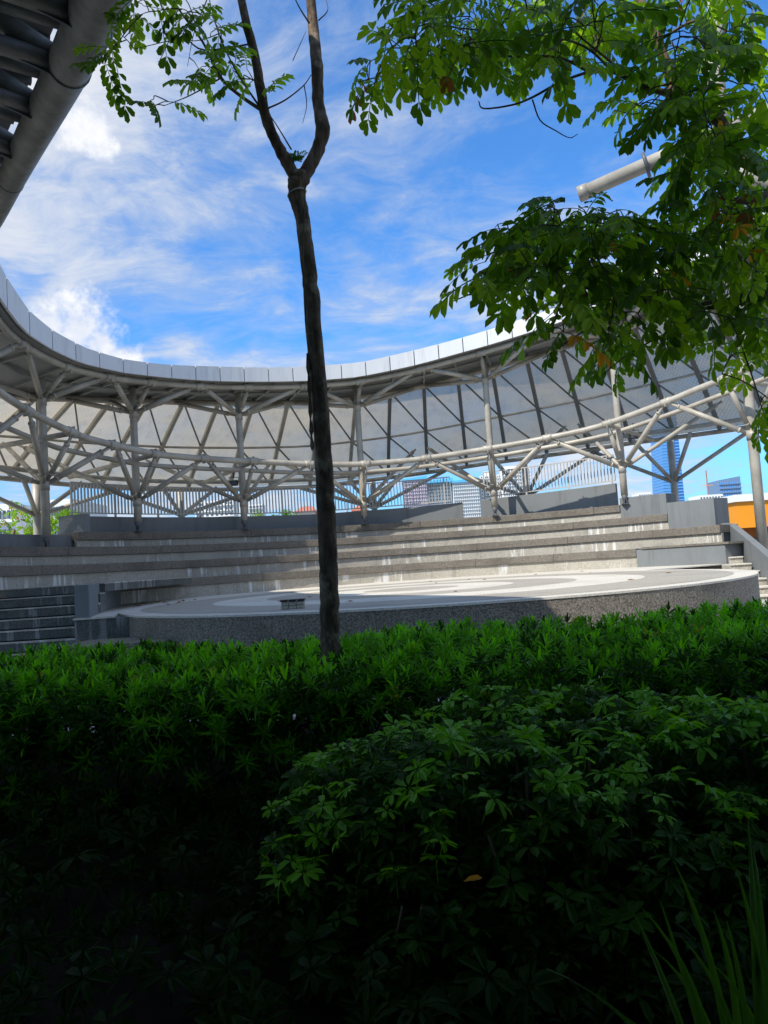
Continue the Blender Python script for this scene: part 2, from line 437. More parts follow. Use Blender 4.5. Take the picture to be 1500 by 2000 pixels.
# ---- grey end walls stepping down on the right, piers and parapets
def wall_sector(name, label, r0, r1, p0, p1, z0, z1, mt='grey_paint', n=10, cat='wall', group=None):
    w = MB(); w.sector(O, r0, r1, p0, p1, z0, z1, n); o = w.build(name, mt, bevel=.012)
    return tag(o, label, cat, group)
zb = on_ring(1350, 977, RT[3])[1].z; zc = on_ring(1255, 968, RT[4])[1].z; za = on_ring(1330, 1065, RT[1])[1].z
wall_sector('end_wall', 'long low grey end wall at stage level beside the right stair', RT[1], RT[1] + .93, ends[1][1] + .05, phi_at(1415, 1060, RT[1]), DECK - .1, za - .06)
cp = MB(); cp.sector(O, RT[1] - .04, RT[1] + .94, ends[1][1] + 1.2, phi_at(1424, 1056, RT[1]), za - .055, za + .02, 10)
tag(cp.build('coping_slab', 'granite_coping', bevel=.01), 'thin stone slab capping the low grey end wall', 'coping')
wall_sector('end_wall', 'grey block wall closing the third tier, nearest the orange building', RT[3] + .01, RT[3] + .9, ends[3][1] + .05, phi_at(1393, 975, RT[3]), 0, zb)
wall_sector('end_wall', 'grey block wall closing the top tier, beneath the blue tower', RT[4] + .01, RT[4] + .9, ends[4][1] + .05, phi_at(1300, 965, RT[4]), 0, zc)
pz = lambda p, r: EYE + interp([(-60, 2.27), (-20, 2.24), (5, 2.36), (14, 2.45), (40, 2.62)])(p)
RP = 13.62
pL = phi_at(142, 1020, RP); pN0 = phi_at(905, 1000, RP); pN1 = phi_at(940, 1000, RP); pR = phi_at(1203, 960, RP)
wall_sector('parapet_wall', 'dark shaded grey parapet wall along the top tier, left of the gap', RP, RP + .22, pL, pN0, ZT[4] - .3, pz, n=30)
wall_sector('parapet_wall', 'sunlit grey parapet wall along the top tier, right of the gap', RP, RP + .22, pN1, pR, ZT[4] - .3, pz, n=16)
wall_sector('parapet_wall', 'low grey wall behind the far left tier in front of garden trees', RT[4] + .3, RT[4] + .5, -100, pL - 1.5, ZT[3] - .3, EYE + 1.58, n=14)
w = MB(); w.sector(O, RT[4] + .1, RP + .3, pL - 1.3, pL - .02, ZT[3] - .02, lambda p, r: EYE + 2.26, 1)
tag(w.build('wall_pier', 'grey_paint', bevel=.012), 'grey pier ending the parapet at the left edge of the top tier', 'pier')
# left pier and flight of steps
w = MB(); w.prism([(-6.12, 15.0), (-5.84, 15.0), (-7.62, 21.9), (-7.95, 21.9)], 0, EYE - .02)
tag(w.build('stair_wall', 'grey_paint', bevel=.012), 'slim dark grey wall between the left steps and the stage', 'wall')
t = thing('stone_stair', 'broad dark stone steps at the left edge beside the grey wall', 'stair', (-9, 15.5, 0))
for k in range(7):
    y0 = 16.85 - .3 * k; z1 = EYE - .005 - .214 * k
    if z1 < .1: break
    s_ = MB(); s_.box(-15, -6.2 - (16.85 - y0) * 0.0, y0, y0 + (.32 if k else 7.5), max(0, z1 - .19), z1 - .024)
    s_.build('riser', 'step_stone', t)
    s_ = MB(); s_.box(-15, -6.2, y0 - .02, y0 + (.31 if k else 7.5), z1 - .022, z1); s_.build('tread', 'pebble_riser', t)
# right stair
t = thing('stone_stair', 'narrow pale stone steps climbing at the right edge behind the stage', 'stair', (9, 19, 0))
RX = (1439, 1453, 1468, 1482, 1496, 1512, 1530)
for k in range(7):
    y0 = 24 - .55 * k; z1 = EYE - .26 - .205 * k
    x0 = pt(1425, 1100, y0).x; x1 = pt(RX[k], 1110, y0).x
    s_ = MB(); s_.box(x0, x1, y0, y0 + .56, max(0, z1 - .20), z1 - .04); s_.build('riser', 'pebble_riser', t)
    s_ = MB(); s_.box(x0, x1, y0 - .04, y0 + .545, z1 - .038, z1); s_.build('tread', 'pebble_light', t)
s_ = MB(); s_.box(pt(1385, 1100, 24.6).x, pt(1428, 1100, 24.6).x, 24.56, 27, 0, EYE - .1); s_.build('landing', 'paving', t)
pA, pB, pC, pE, pD = pt(1408, 1022, 25.6), pt(1424, 1024, 25.0), pt(1470, 1062, 22.8), pt(1502, 1090, 21.4), pt(1570, 1145, 19.6)
w = MB(); line_ = [pA, pB, pC, pE, pD]
rows = [[(q.x, q.y, 0), (q.x + .25, q.y + .05, 0), (q.x + .25, q.y + .05, q.z), (q.x, q.y, q.z)] for q in line_]
w.grid(rows, True); w.f.append((3, 2, 1, 0)); w.f.append((16, 17, 18, 19))
tag(w.build('stair_cheek', 'grey_paint', bevel=.01), 'sloping grey cheek wall along the right stair', 'wall')

# ---- railing on the parapet
def railing(label, p0, p1, grp):
    n = int((p1 - p0) / .55); t = thing('railing', label, 'railing', P((p0 + p1) / 2, RP + .11, pz(0, 0)), grp)
    H = 1.12; rows = [P(p0 + (p1 - p0) * k / 40, RP + .11, pz(p0 + (p1 - p0) * k / 40, 0)) for k in range(41)]
    for nm, h in (('top_rail', H), ('bottom_rail', .10)):
        q = MB(); rr = []
        for v in rows:
            u = Vector((v.x - O[0], v.y - O[1], 0)).normalized()
            rr.append([v + u * .03 + Vector((0, 0, h)), v + u * .03 + Vector((0, 0, h + .04)), v - u * .03 + Vector((0, 0, h + .04)), v - u * .03 + Vector((0, 0, h))])
        q.grid(rr, True); q.build(nm, 'rail_paint', t)
    f = MB(); f.box(-.014, .014, -.035, .035, .135, H); me = f.mesh('baluster'); me.materials.append(M['rail_paint'])
    fp = MB(); fp.box(-.03, .03, -.03, .03, 0, H); mp = fp.mesh('post'); mp.materials.append(M['rail_paint'])
    for k in range(n + 1):
        p = p0 + (p1 - p0) * k / n; v = P(p, RP + .11, pz(p, 0))
        post = k % 13 == 0
        inst('post' if post else 'baluster', mp if post else me, t, Matrix.Translation(v) @ Matrix.Rotation(-R_(p), 4, 'Z'))
railing('pale steel bar railing on the dark parapet at left', pL + .3, pN0 - 2, 'parapet railings')
railing('pale steel bar railing on the sunlit parapet at right', pN1 + .8, pR - .1, 'parapet railings')

# ------------------------------------------------------------------ canopy
zin = interp([(-130, 8.6), (-95, 8.5), (-90, 7.9), (-86, 7.42), (-81, 6.94), (-75, 6.75), (-69, 6.64), (-60, 6.69), (-52, 6.8), (-42, 6.93), (-32, 7.08), (-22, 7.21), (-12, 7.37), (-1, 7.72), (9, 8.08), (20, 8.41), (40, 8.95), (60, 9.4), (85, 9.8)])
zft = interp([(-130, 9.4), (-95, 9.5), (-90, 8.95), (-86, 8.3), (-80, 7.59), (-75, 7.33), (-68, 7.15), (-60, 7.13), (-51, 7.26), (-42, 7.46), (-31, 7.63), (-22, 7.77), (-11, 7.96), (-1, 8.32), (10, 8.69), (20, 9.01), (40, 9.55), (60, 10.0), (85, 10.4)])
zmid = interp([(-130, 5.6), (-95, 5.6), (-79, 4.9), (-67, 4.45), (-52, 4.19), (-33, 4.13), (-21, 4.01), (-12, 3.97), (-2, 4.03), (10, 4.2), (34, 4.53), (53, 5.18), (85, 6.0)])
zst = interp([(-130, 7.4), (-90, 7.2), (-71, 6.1), (-58, 6.53), (-45, 6.85), (-31, 7.05), (-19, 7.16), (-2, 7.55), (14, 8.2), (21, 8.45), (40, 9.0), (60, 9.5), (85, 9.9)])
zsb = interp([(-130, 4.2), (-60, 4.12), (-50, 3.98), (-39, 3.87), (-27, 3.86), (-15, 3.9), (-2, 4.2), (11, 4.5), (22, 4.62), (33, 4.7), (40, 4.65), (47, 4.6), (85, 4.6)])
RF, RM, RO, RS, RB = 11.2, 11.5, 14.0, 14.2, 18.3
PH0, PH1, STEP = -130.0, 80.0, 6.0
canopy = thing('ring_canopy', 'grey steel ring canopy with white fascia and woven wire skirt over the seating', 'canopy', (O[0], O[1], 0))
NF = int((PH1 - PH0) / 5)
for k in range(NF):
    a, e = PH0 + 5 * k + .09, PH0 + 5 * (k + 1) - .09
    f = MB(); f.sector(O, RF - .05, RF + .02, a, e, lambda p, r: EYE + zin(p), lambda p, r: EYE + zft(p), 2); f.build('fascia_panel', 'fascia', canopy)
f = MB(); f.sector(O, RF + .03, RF + .10, PH0, PH1, lambda p, r: EYE + zin(p) + .02, lambda p, r: EYE + zft(p) - .02, 60); f.build('fascia_backing', 'seam', canopy)
def ringtube(name, R, zf, r, mt='painted_steel', p0=PH0, p1=PH1, n=70, dz=0.0):
    q = MB(); q.tube([P(p0 + (p1 - p0) * k / n, R, EYE + zf(p0 + (p1 - p0) * k / n) + dz) for k in range(n + 1)], r, 10); return q.build(name, mt, canopy, True)
ringtube('ring_beam', RF + .35, zin, .10, dz=-.12)
ringtube('ring_beam', RM, zmid, .11)
ringtube('ring_beam', 12.62, zmid, .085, dz=-.18)
ringtube('ring_beam', RO, zst, .11, dz=-.16)
ringtube('ring_beam', RB, zsb, .10)
ringtube('ring_beam', RB - .75, zsb, .09, dz=.25)
for rr in (12.75,):
    ringtube('purlin', rr, lambda p, rr=rr: zin(p) + (zst(p) - zin(p)) * (rr - RF) / (RS - RF), .06, 'soffit', dz=-.07)
def skin(p, s):
    """Point on the skirt, s from 0 (top) to 1 (bottom)."""
    bow = .15 * math.sin(math.pi * s)
    return P(p, RS + (RB - RS) * s + bow, EYE + zst(p) + (zsb(p) + .12 - zst(p)) * s)
NB_ = int((PH1 - PH0) / STEP)
for k in range(NB_):
    a = PH0 + STEP * k; e = a + STEP
    roof = MB(); roof.sector(O, RF + .11, RS + .25, a + .04, e - .04, lambda p, r: EYE + zin(p) + (zst(p) - zin(p)) * (r - RF) / (RS - RF) + .03,
                             lambda p, r: EYE + zft(p) - .06 + (zst(p) - zin(p)) * (r - RF) / (RS - RF) - .25 * (r - RF) / (RS - RF), 2)
    roof.build('roof_panel', 'soffit', canopy)
    for s0, s1 in ((0.0, .52), (.52, 1.0)):
        q = MB(); q.uv = []
        n = 4; rows = [[skin(a + .03 + (STEP - .06) * j / 2, s0 + (s1 - s0) * i / n) for j in range(3)] for i in range(n + 1)]
        q.grid(rows)
        for i in range(n):
            for j in range(2):
                for (ii, jj) in ((i, j), (i, j + 1), (i + 1, j + 1), (i + 1, j)):
                    q.uv.append(((k * STEP + STEP * jj / 2) * .27, (s0 + (s1 - s0) * ii / n) * 4.4))
        q.build('screen_panel', 'wire_screen', canopy)
for k in range(NB_ + 1):
    a = PH0 + STEP * k
    u = Vector((math.sin(R_(a)), math.cos(R_(a)), 0))
    q = MB(); pts = [skin(a, s) - u * .10 for s in (0, .25, .5, .75, 1.0)]
    for i in range(4): q.bar(pts[i], pts[i + 1] + (pts[i + 1] - pts[i]) * .001, .15, .16, up=u)
    q.build('rib', 'painted_steel' if a < -8 else 'rib_steel', canopy)  # lit ribs at left get lighter steel, shaded ones at right darker
    q = MB(); q.bar(P(a, RF + .3, EYE + zin(a) - .03), P(a, RS, EYE + zst(a) - .03), .09, .12); q.build('rafter', 'soffit', canopy)
    if k + 2 <= NB_ + 0:
        q = MB(); a1 = a + STEP; a2 = a + 2 * STEP
        for (x, y) in ((skin(a, .02), skin(a1, .52)), (skin(a1, .52), skin(a2, .98))):
            q.bar(x - u * .06, y - u * .06, .055, .055)
        q.build('brace', 'rib_steel', canopy)
for (s0, off, r) in ((.52, .07, .05), (.02, .12, .07)):
    q = MB(); rows = []
    for k in range(71):
        a = PH0 + (PH1 - PH0) * k / 70; u = Vector((math.sin(R_(a)), math.cos(R_(a)), 0)); rows.append(skin(a, s0) - u * off)
    q.tube(rows, r, 8); q.build('girt', 'painted_steel', canopy, True)

# ---- branching columns
def branching(label, phi, base_z, zl, zu, ztop, Rc, r, mids, grp, base=True):
    b0 = P(phi, Rc, base_z)
    t = thing('branching_column', label, 'column', b0, grp)
    q = MB(); q.tube([P(phi, Rc, base_z + .34), P(phi, Rc, zl), P(phi, Rc, zu), P(phi, Rc, ztop)], [r, r, r * .95, r * .9], 14); q.build('shaft', 'painted_steel', t, True)
    q = MB(); q.tube([P(phi, Rc, base_z + .10), P(phi, Rc, base_z + .36)], [r * .45, r * 1.02], 12)
    q.build('base_cone', 'dark_steel', t, True)
    q = MB(); c = P(phi, Rc, base_z)
    q.box(c.x - r * .9, c.x + r * .9, c.y - r * .9, c.y + r * .9, c.z, c.z + .03)
    q.box(c.x - r * .5, c.x - r * .25, c.y - r * .6, c.y + r * .6, c.z + .03, c.z + .2)
    q.box(c.x + r * .25, c.x + r * .5, c.y - r * .6, c.y + r * .6, c.z + .03, c.z + .2)
    q.build('base_shoe', 'dark_steel', t)
    pl, pr = mids
    for lev, zn, zi, ri, zo in ((0, zl, zmid, RM, zmid), (1, zu, zin, RF + .35, zst)):
        n0 = P(phi, Rc, zn)
        ends_ = [(P(pp, ri, EYE + zi(pp) - (.12 if lev else .08)), br) for pp, br in ((pl + .6, .09), (phi, .082), (pr - .6, .09))]
        if lev: ends_ += [(P(pp, RO, EYE + zo(pp) - .16), .085) for pp in (pl + .6, phi, pr - .6)]
        else: ends_ += [(P(pp, RB - 1.7, EYE + zsb(pp) + .95), .08) for pp in (pl + 1, pr - 1)]
        for e, br in ends_:
            d = (e - n0).normalized(); s = n0 + d * (r * .6)
            q = MB(); L = (e - s).length
            q.tube([s, s + d * .31, s + d * .315, e - d * .315, e - d * .31, e], [br * .7, br * .72, br, br, br * .6, br * .6], 12)
            bo = q.build('branch', 'painted_steel', t, True)
            for f in (s + d * .30, e - d * .36):
                q = MB(); q.tube([f, f + d * .06], br * 1.14, 10); q.build('sleeve', 'painted_steel', bo, True)
        q = MB(); q.tube([n0 - Vector((0, 0, .16)), n0 + Vector((0, 0, .16))], r * 1.13, 14); q.build('collar', 'painted_steel', t, True)
    # radial tie from the inner ring to the skirt
    q = MB(); q.tube([P(phi, RM, EYE + zmid(phi) - .02), P(phi, RB - 1.5, EYE + zmid(phi) - .15)], .085, 10); q.build('tie', 'painted_steel', t, True)
cols = [(-88, None, 1.13, None, None), (-69.5, (95, 1060), 1.13, (92, 948), (90, 772)), (None, (270, 1033), 1.66, (269, 980), (265, 808)), (None, (478, 1032), 1.66, (475, 982), (465, 812)),
        (None, (712, 1018), 1.66, (708, 985), (697, 795)), (None, (966, 985), 1.66, (963, 962), (950, 742)), (None, (1220, 970), 1.66, (1213, 916), (1199, 655)), (None, (1492, 1080), -1.0, (1458, 852), (1440, 600))]
names_ = ['steel branching column at the far left edge behind the big tube', 'thick grey branching column at left standing on the third tier', 'second branching column from left, beside the end of the left railing',
          'third branching column from left, a small tree visible beside its foot', 'branching column just right of the tree trunk', 'sunlit branching column standing at the gap in the parapet',
          'sunlit branching column beside the right end of the railing', 'tall pale branching column at right in front of the orange building']
RC = 12.62; ph = []
for k, c in enumerate(cols):
    ph.append(c[0] if c[0] is not None else phi_at(c[1][0], c[1][1], RC))
ph_ext = [ph[0] - 18] + ph + [ph[-1] + 22]
for k, c in enumerate(cols):
    p = ph[k]; mids = ((ph_ext[k] + p) / 2, (ph_ext[k + 2] + p) / 2)
    zl = on_ring(*c[3], RC)[1].z if c[3] else EYE + 3.0; zu = on_ring(*c[4], RC)[1].z if c[4] else EYE + 5.2
    ztop = EYE + (zin(p) + zst(p)) / 2 - .02
    zu = min(zu, ztop - .7)
    branching(names_[k], p, EYE + c[2], zl, zu, ztop, RC, .165 if k == 7 else .13, mids, 'inner ring of branching columns')
# ---- couplers where the branches meet the rings
for k in range(len(ph_ext) - 1):
    for p in (ph_ext[k], (ph_ext[k] + ph_ext[k + 1]) / 2):
        for Rr, zf, r, dz in ((RM, zmid, .14, 0), (RF + .35, zin, .13, -.12)):
            q = MB(); q.tube([P(p + d, Rr, EYE + zf(p + d) + dz) for d in (-.9, -.45, 0, .45, .9)], r, 12); q.build('coupler', 'painted_steel', canopy, True)
            c = P(p, Rr, EYE + zf(p) + dz); q = MB(); u = Vector((math.sin(R_(p)), math.cos(R_(p)), 0)); t_ = Vector((u.y, -u.x, 0))
            q.bar(c - t_ * .012, c + t_ * .012, .24, .34); q.build('node_plate', 'painted_steel', canopy)
# ---- outer props carrying the skirt's lower ring
onames = ['outer steel prop behind the garden trees at far left', 'outer steel prop seen through the left railing', 'outer steel prop just right of the tree trunk behind the railing',
          'outer steel prop before the apartment blocks', 'outer steel prop in front of the blue tower']
for k, (px, py) in enumerate(((72, 1000), (353, 975), (729, 960), (1026, 935), (1314, 920))):
    Rr = 18.6; p, v = on_ring(px, py, Rr)
    t = thing('outer_prop', onames[k], 'column', P(p, Rr, 0), 'outer skirt props')
    zt = EYE + zsb(p) + .1; zn = EYE + 2.75
    q = MB(); q.tube([P(p, Rr, 0), P(p, Rr, zn), P(p, Rr, zt)], .15, 12); q.build('shaft', 'painted_steel', t, True)
    for dp in (-11, -4, 4, 11):
        e = P(p + dp, RB + (.2 if abs(dp) > 5 else -.9), EYE + zsb(p + dp) - .02); n0 = P(p, Rr, zn)
        q = MB(); q.tube([n0, e], .09, 10); q.build('branch', 'painted_steel' , t, True)

# ---- near arm of the canopy: the big tube sweeping over the photographer at upper left, with its roof
near = thing('near_canopy', 'dark shaded tubular canopy edge sweeping across the upper left corner', 'canopy', (-4, 2, 0))
tp = [pt(-130, 610, 16.8), pt(-72, 510, 15.2), pt(-24, 440, 13.7), pt(20, 352, 12.1), pt(66, 262, 10.6), pt(115, 168, 9.3), pt(168, 60, 8.0), pt(216, -50, 7.0),
      Vector((-.9, 4.7, EYE + 5.3)), Vector((1.0, 2.7, EYE + 5.0)), Vector((4.2, 1.1, EYE + 4.9)), Vector((9.0, 1.0, EYE + 5.0)), Vector((13, 5, EYE + 6.0))]
curve = smooth_curve(tp, 8)
q = MB(); q.tube(curve, [float(np.interp(k, [0, 16, 34, 52, 68], [.18, .19, .23, .26, .26])) for k in range(len(curve))], 20); q.build('edge_tube', 'shaded_grimy_steel', near, True)
for (px, py, D) in ((160, 130, 8.9), (20, 360, 12.2)):
    c = pt(px, py, D); j = min(range(len(curve)), key=lambda i: (curve[i] - c).length); d = (curve[j + 1] - curve[j - 1]).normalized()
    q = MB(); q.tube([curve[j] - d * .02, curve[j] + d * .02], .262 if px > 100 else .215, 20); q.build('weld_ring', 'dark_steel', near, True)
# outward stubs, gussets and the second chord
def outward(j):
    d = (curve[j + 1] - curve[j - 1]); n = Vector((-d.y, d.x, 0)).normalized()
    c = Vector((4, 9, 0)); 
    if (curve[j] - c).to_2d().dot(n.to_2d()) < 0: n = -n
    return n
chord = []
for j in range(4, len(curve) - 2, 2):
    chord.append(curve[j] + outward(j) * 1.15 + Vector((0, 0, .55)))
q = MB(); q.tube(chord, .15, 12); q.build('upper_chord', 'shaded_grimy_steel', near, True)
for i, j in enumerate(range(8, len(curve) - 4, 7)):
    n = outward(j); a = curve[j]
    q = MB(); q.tube([a, a + n * 1.15 + Vector((0, 0, .52))], .13, 12); q.build('strut', 'shaded_grimy_steel', near, True)
    q = MB(); q.tube([a + n * .1, a + n * 2.8 + Vector((0, 0, .12))], .11, 12); q.build('rafter', 'shaded_grimy_steel', near, True)
    a2 = curve[min(j + 5, len(curve) - 3)]; q = MB(); q.tube([a + n * 1.1 + Vector((0, 0, .50)), a2], .07, 10); q.build('diagonal', 'shaded_grimy_steel', near, True)
    g_ = MB(); tdir = (curve[j + 1] - curve[j - 1]).normalized(); aa = a + n * .15
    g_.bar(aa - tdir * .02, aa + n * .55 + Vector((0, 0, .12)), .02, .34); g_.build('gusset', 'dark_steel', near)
# roof sheets beyond the tube, extended unseen overhead to shade the foreground
inner = [curve[j] + outward(j) * .05 + Vector((0, 0, .72)) for j in range(3, len(curve) - 2, 3)]
outer = [curve[j] + outward(j) * 12.5 + Vector((0, 0, 1.5)) for j in range(3, len(curve) - 2, 3)]
for i in range(len(inner) - 1):
    r_ = MB(); a, c, d, e = inner[i], inner[i + 1], outer[i + 1], outer[i]
    up = Vector((0, 0, .08))
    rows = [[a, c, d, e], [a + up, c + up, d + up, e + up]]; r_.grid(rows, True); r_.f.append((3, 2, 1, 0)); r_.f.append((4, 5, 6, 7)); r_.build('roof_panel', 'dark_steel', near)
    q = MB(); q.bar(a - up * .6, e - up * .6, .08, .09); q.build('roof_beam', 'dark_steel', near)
# unseen wall added behind the photographer to keep light off the foreground
bw = MB(); bw.box(-18, 16, -5.3, -5.0, 0, 8.0)
tag(bw.build('rear_shade_wall', 'grey_paint'), 'unseen grey wall added behind the viewpoint to block light', 'wall')

# ---- cut tube end and edge tube at upper right
rt = thing('tube_end', 'pale capped tube ends of the canopy poking from the leaves at upper right', 'tube', pt(1700, 300, 13))
a, c = pt(1140, 376, 14.5), pt(1262, 322, 14.0); d = (c - a).normalized()
q = MB(); q.tube([a + d * .05, c + d * 3.2], .135, 16); q.build('stub_tube', 'painted_steel', rt, True)
q = MB(); q.tube([a - d * .10, a + d * .09], .155, 18); q.build('end_cap', 'painted_steel', rt, True)
q = MB(); q.tube([c - d * .03, c + d * .03], .24, 18); q.build('flange', 'dark_steel', rt, True)
q = MB(); q.tube([pt(1405, 322, 13.6), pt(1470, 340, 13.2), pt(1600, 380, 12.6), pt(1800, 430, 12)], .20, 16); q.build('edge_tube', 'painted_steel', rt, True)
q = MB(); q.tube([pt(1402, -60, 14.5), pt(1392, 110, 14.3), pt(1420, 330, 13.6)], .16, 14); q.build('hanger_tube', 'painted_steel', rt, True)
q = MB(); q.tube([pt(1450, 420, 14), pt(1530, 385, 13), pt(1650, 350, 12.6)], .11, 12); q.build('lower_tube', 'painted_steel', rt, True)

# ---- floodlights
for k, (px, py, lab) in enumerate(((457, 943, 'small black floodlight on the lower ring beside the third column'), (1238, 851, 'black floodlight under the lower ring before the blue tower'),
                                   (860, 908, 'small black floodlight on the lower ring above the apartments'))):
    p, v = on_ring(px, py, 14.6)
    t = thing('floodlight', lab, 'floodlight', v, 'floodlights on the canopy')
    q = MB(); q.box(v.x - .16, v.x + .16, v.y - .07, v.y + .07, v.z - .12, v.z + .1); q.build('housing', 'black', t, bevel=.02)
    q = MB(); q.box(v.x - .13, v.x + .13, v.y - .085, v.y - .072, v.z - .09, v.z + .07); q.build('lens', 'window_glass', t)
    q = MB(); q.tube([v + Vector((-.19, 0, 0)), v + Vector((-.19, 0, .22)), v + Vector((.19, 0, .22)), v + Vector((.19, 0, 0))], .015, 6); q.tube([v + Vector((0, 0, .2)), v + Vector((0, 0, .5))], .03, 6); q.build('bracket', 'black', t)

# ---- concrete crate on the stage, litter
c = pt(573, 1189, 15.0); d = ray(573, 1189); c = Vector((0, 0, EYE)) + d * ((DECK + .004 - EYE) / d.z)
t = thing('block_crate', 'small grey crate of concrete blocks standing alone on the stage', 'crate', c)
for i in range(3):
    for j in range(2):
        q = MB(); x = c.x - .19 + .13 * i; q.box(x, x + .122, c.y - .1, c.y + .1, c.z + .004 + .062 * j, c.z + .062 + .062 * j); q.build('block', 'pebble_dark', t, bevel=.006)
q = MB()
for i in range(3):
    x = c.x - .205 + .145 * i; q.box(x, x + .12, c.y - .115, c.y + .115, c.z + .130, c.z + .162)
q.build('lid', 'black', t)
t = tag(bpy.data.objects.new('fallen_leaves', None), None, None); bpy.data.objects.remove(t)
lm = MB()
for k in range(46):
    if k < 30: p = pt(rng.uniform(255, 330), 1180, 17); x, y = rng.gauss(-6.2, .55), rng.gauss(20.6, .7)
    else: x, y = rng.uniform(-5, 7), rng.uniform(14, 25)
    a = rng.uniform(0, 6.3); L = rng.uniform(.05, .10); dx, dy = math.cos(a) * L, math.sin(a) * L
    lm.quad((x - dx, y - dy, DECK + .012), (x + dy * .4, y - dx * .4, DECK + .03), (x + dx, y + dy, DECK + .014), (x - dy * .4, y + dx * .4, DECK + .035))
tag(lm.build('fallen_leaves', 'leaf_rust'), 'dry brown leaves scattered on the stage floor', 'leaf litter', kind='stuff')

# ------------------------------------------------------------------ buildings beyond
def place(px, py, D): return pt(px, py, D)
def block(name, label, x0, x1, ytop, D, depth, mt, cat='building', base=-.02, floors=None, bays=None, wmt='window_glass', group=None, rise=3.0):
    a, c = pt(x0, ytop, D), pt(x1, ytop, D); z1 = (a.z + c.z) / 2
    t = thing(name, label, cat, ((a.x + c.x) / 2, D, 0), group)
    q = MB(); q.box(a.x, c.x, D, D + depth, base, z1); q.build('wall', mt, t)
    if floors:
        q = MB(); w = (c.x - a.x) / bays
        for f in range(floors):
            zt = z1 - rise * (f + .35)
            if zt - 1.5 < 0: break
            for k in range(bays):
                x = a.x + w * (k + .5); q.box(x - w * .24, x + w * .24, D - .25, D - .03, zt - rise * .45, zt)
        o = q.build('windows', wmt, t); o['kind'] = 'stuff'
        q = MB()
        for f in range(floors):
            zt = z1 - rise * (f + 1)
            if zt < 0: break
            q.box(a.x - .3, c.x + .3, D - .9, D - .26, zt, zt + .5)
        o = q.build('balcony_slabs', mt, t); o['kind'] = 'stuff'
    return t, a.x, c.x, z1
APD = 700
apts = [(788, 832, 938, 'apartment_rose', 'pinkish apartment block behind the railing, left end of the group'), (834, 880, 945, 'apartment_white', 'white apartment block under blue roof sheeting, second from left'),
        (884, 934, 942, 'apartment_white', 'white apartment block under blue roof sheeting in the middle of the group'), (938, 978, 928, 'apartment_white', 'taller white apartment block behind the sunlit column'), (980, 1034, 915, 'apartment_white', 'tallest white apartment block at the right end of the group')]
for k, (x0, x1, yt, mt, lab) in enumerate(apts):
    t, ax, cx, z1 = block('apartment_block', lab, x0, x1, yt, APD + 12 * (k % 2), 18, mt, floors=30, bays=max(6, int((x1 - x0) / 4)), group='apartment blocks beyond the railing', rise=3.2)
    if k in (0, 1, 2):
        q = MB(); q.prism([(ax - 1, APD - 2), (cx + 1, APD - 2), (cx + 1, APD + 34), (ax - 1, APD + 34)], z1 + .05, [z1 + 1.5, z1 + 3.5, z1 + 7, z1 + 6]); q.build('roof', 'roof_blue', t)
    else:
        q = MB(); q.box(ax + 4, cx - 6, APD + 14, APD + 24, z1 + .05, z1 + 4); q.build('roof_house', mt, t)
# blue tower
D = 620; t = thing('glass_tower', 'tall saturated blue glass tower at right under the canopy', 'tower', (pt(1305, 900, D).x, D, 0))
a0, a1 = pt(1297, 980, D), pt(1339, 980, D); b0, b1 = pt(1290, 800, D), pt(1321, 800, D)
def tower_x(z):
    f = (z - a0.z) / (b0.z - a0.z); return a0.x + (b0.x - a0.x) * f, a1.x + (b1.x - a1.x) * f
zs = np.linspace(0, b0.z, 46)
for k in range(45):
    x0, x1 = tower_x(zs[k]); q = MB(); mid = .62
    q.box(x0, x0 + (x1 - x0) * .66, D, D + 26, zs[k] + .5, zs[k + 1]); q.box(x0 + (x1 - x0) * .66, x1, D + 1.5, D + 26, zs[k] + .5, zs[k + 1]); q.build('glass_storey', 'tower_glass', t)
    q = MB(); q.box(x0 + .3, x1 - .2, D + .6, D + 25.6, zs[k], zs[k] + .5); q.build('floor_band', 'tower_band', t)
# office block and lesser roofs at right
t, ax, cx, z1 = block('office_block', 'blue grey glass office block right of the crane mast', 1404, 1446, 938, 540, 20, 'office_glass', floors=10, bays=9, wmt='tower_glass')
q = MB(); q.prism([(ax, 540), (cx, 540), (cx, 560), (ax, 560)], z1 + .02, [z1 + .5, z1 + 2.5, z1 + 2.5, z1 + .5]); q.build('crown', 'office_glass', t)
block('low_building', 'small grey rooftop between blue tower and parapet', 1247, 1272, 962, 420, 12, 'apartment_white', floors=2, bays=6)
t, ax, cx, z1 = block('low_building', 'pale flat roofed building below the crane mast', 1366, 1412, 966, 380, 14, 'apartment_white', floors=2, bays=8)
t = thing('crane_mast', 'thin lattice crane mast on the skyline left of the office block', 'crane', pt(1384, 968, 400))
lo, hi = pt(1384, 975, 400), pt(1384, 918, 400)
for dx in (-.45, .45):
    q = MB(); q.tube([lo + Vector((dx, 0, 0)), Vector((lo.x + dx * .2, lo.y, hi.z))], .14, 5); q.build('chord', 'brown_paint', t)
q = MB(); q.bar(Vector((lo.x - 3, lo.y, hi.z - 8)), Vector((lo.x + 3, lo.y, hi.z - 8)), .3, .3); q.build('jib', 'orange_paint', t)
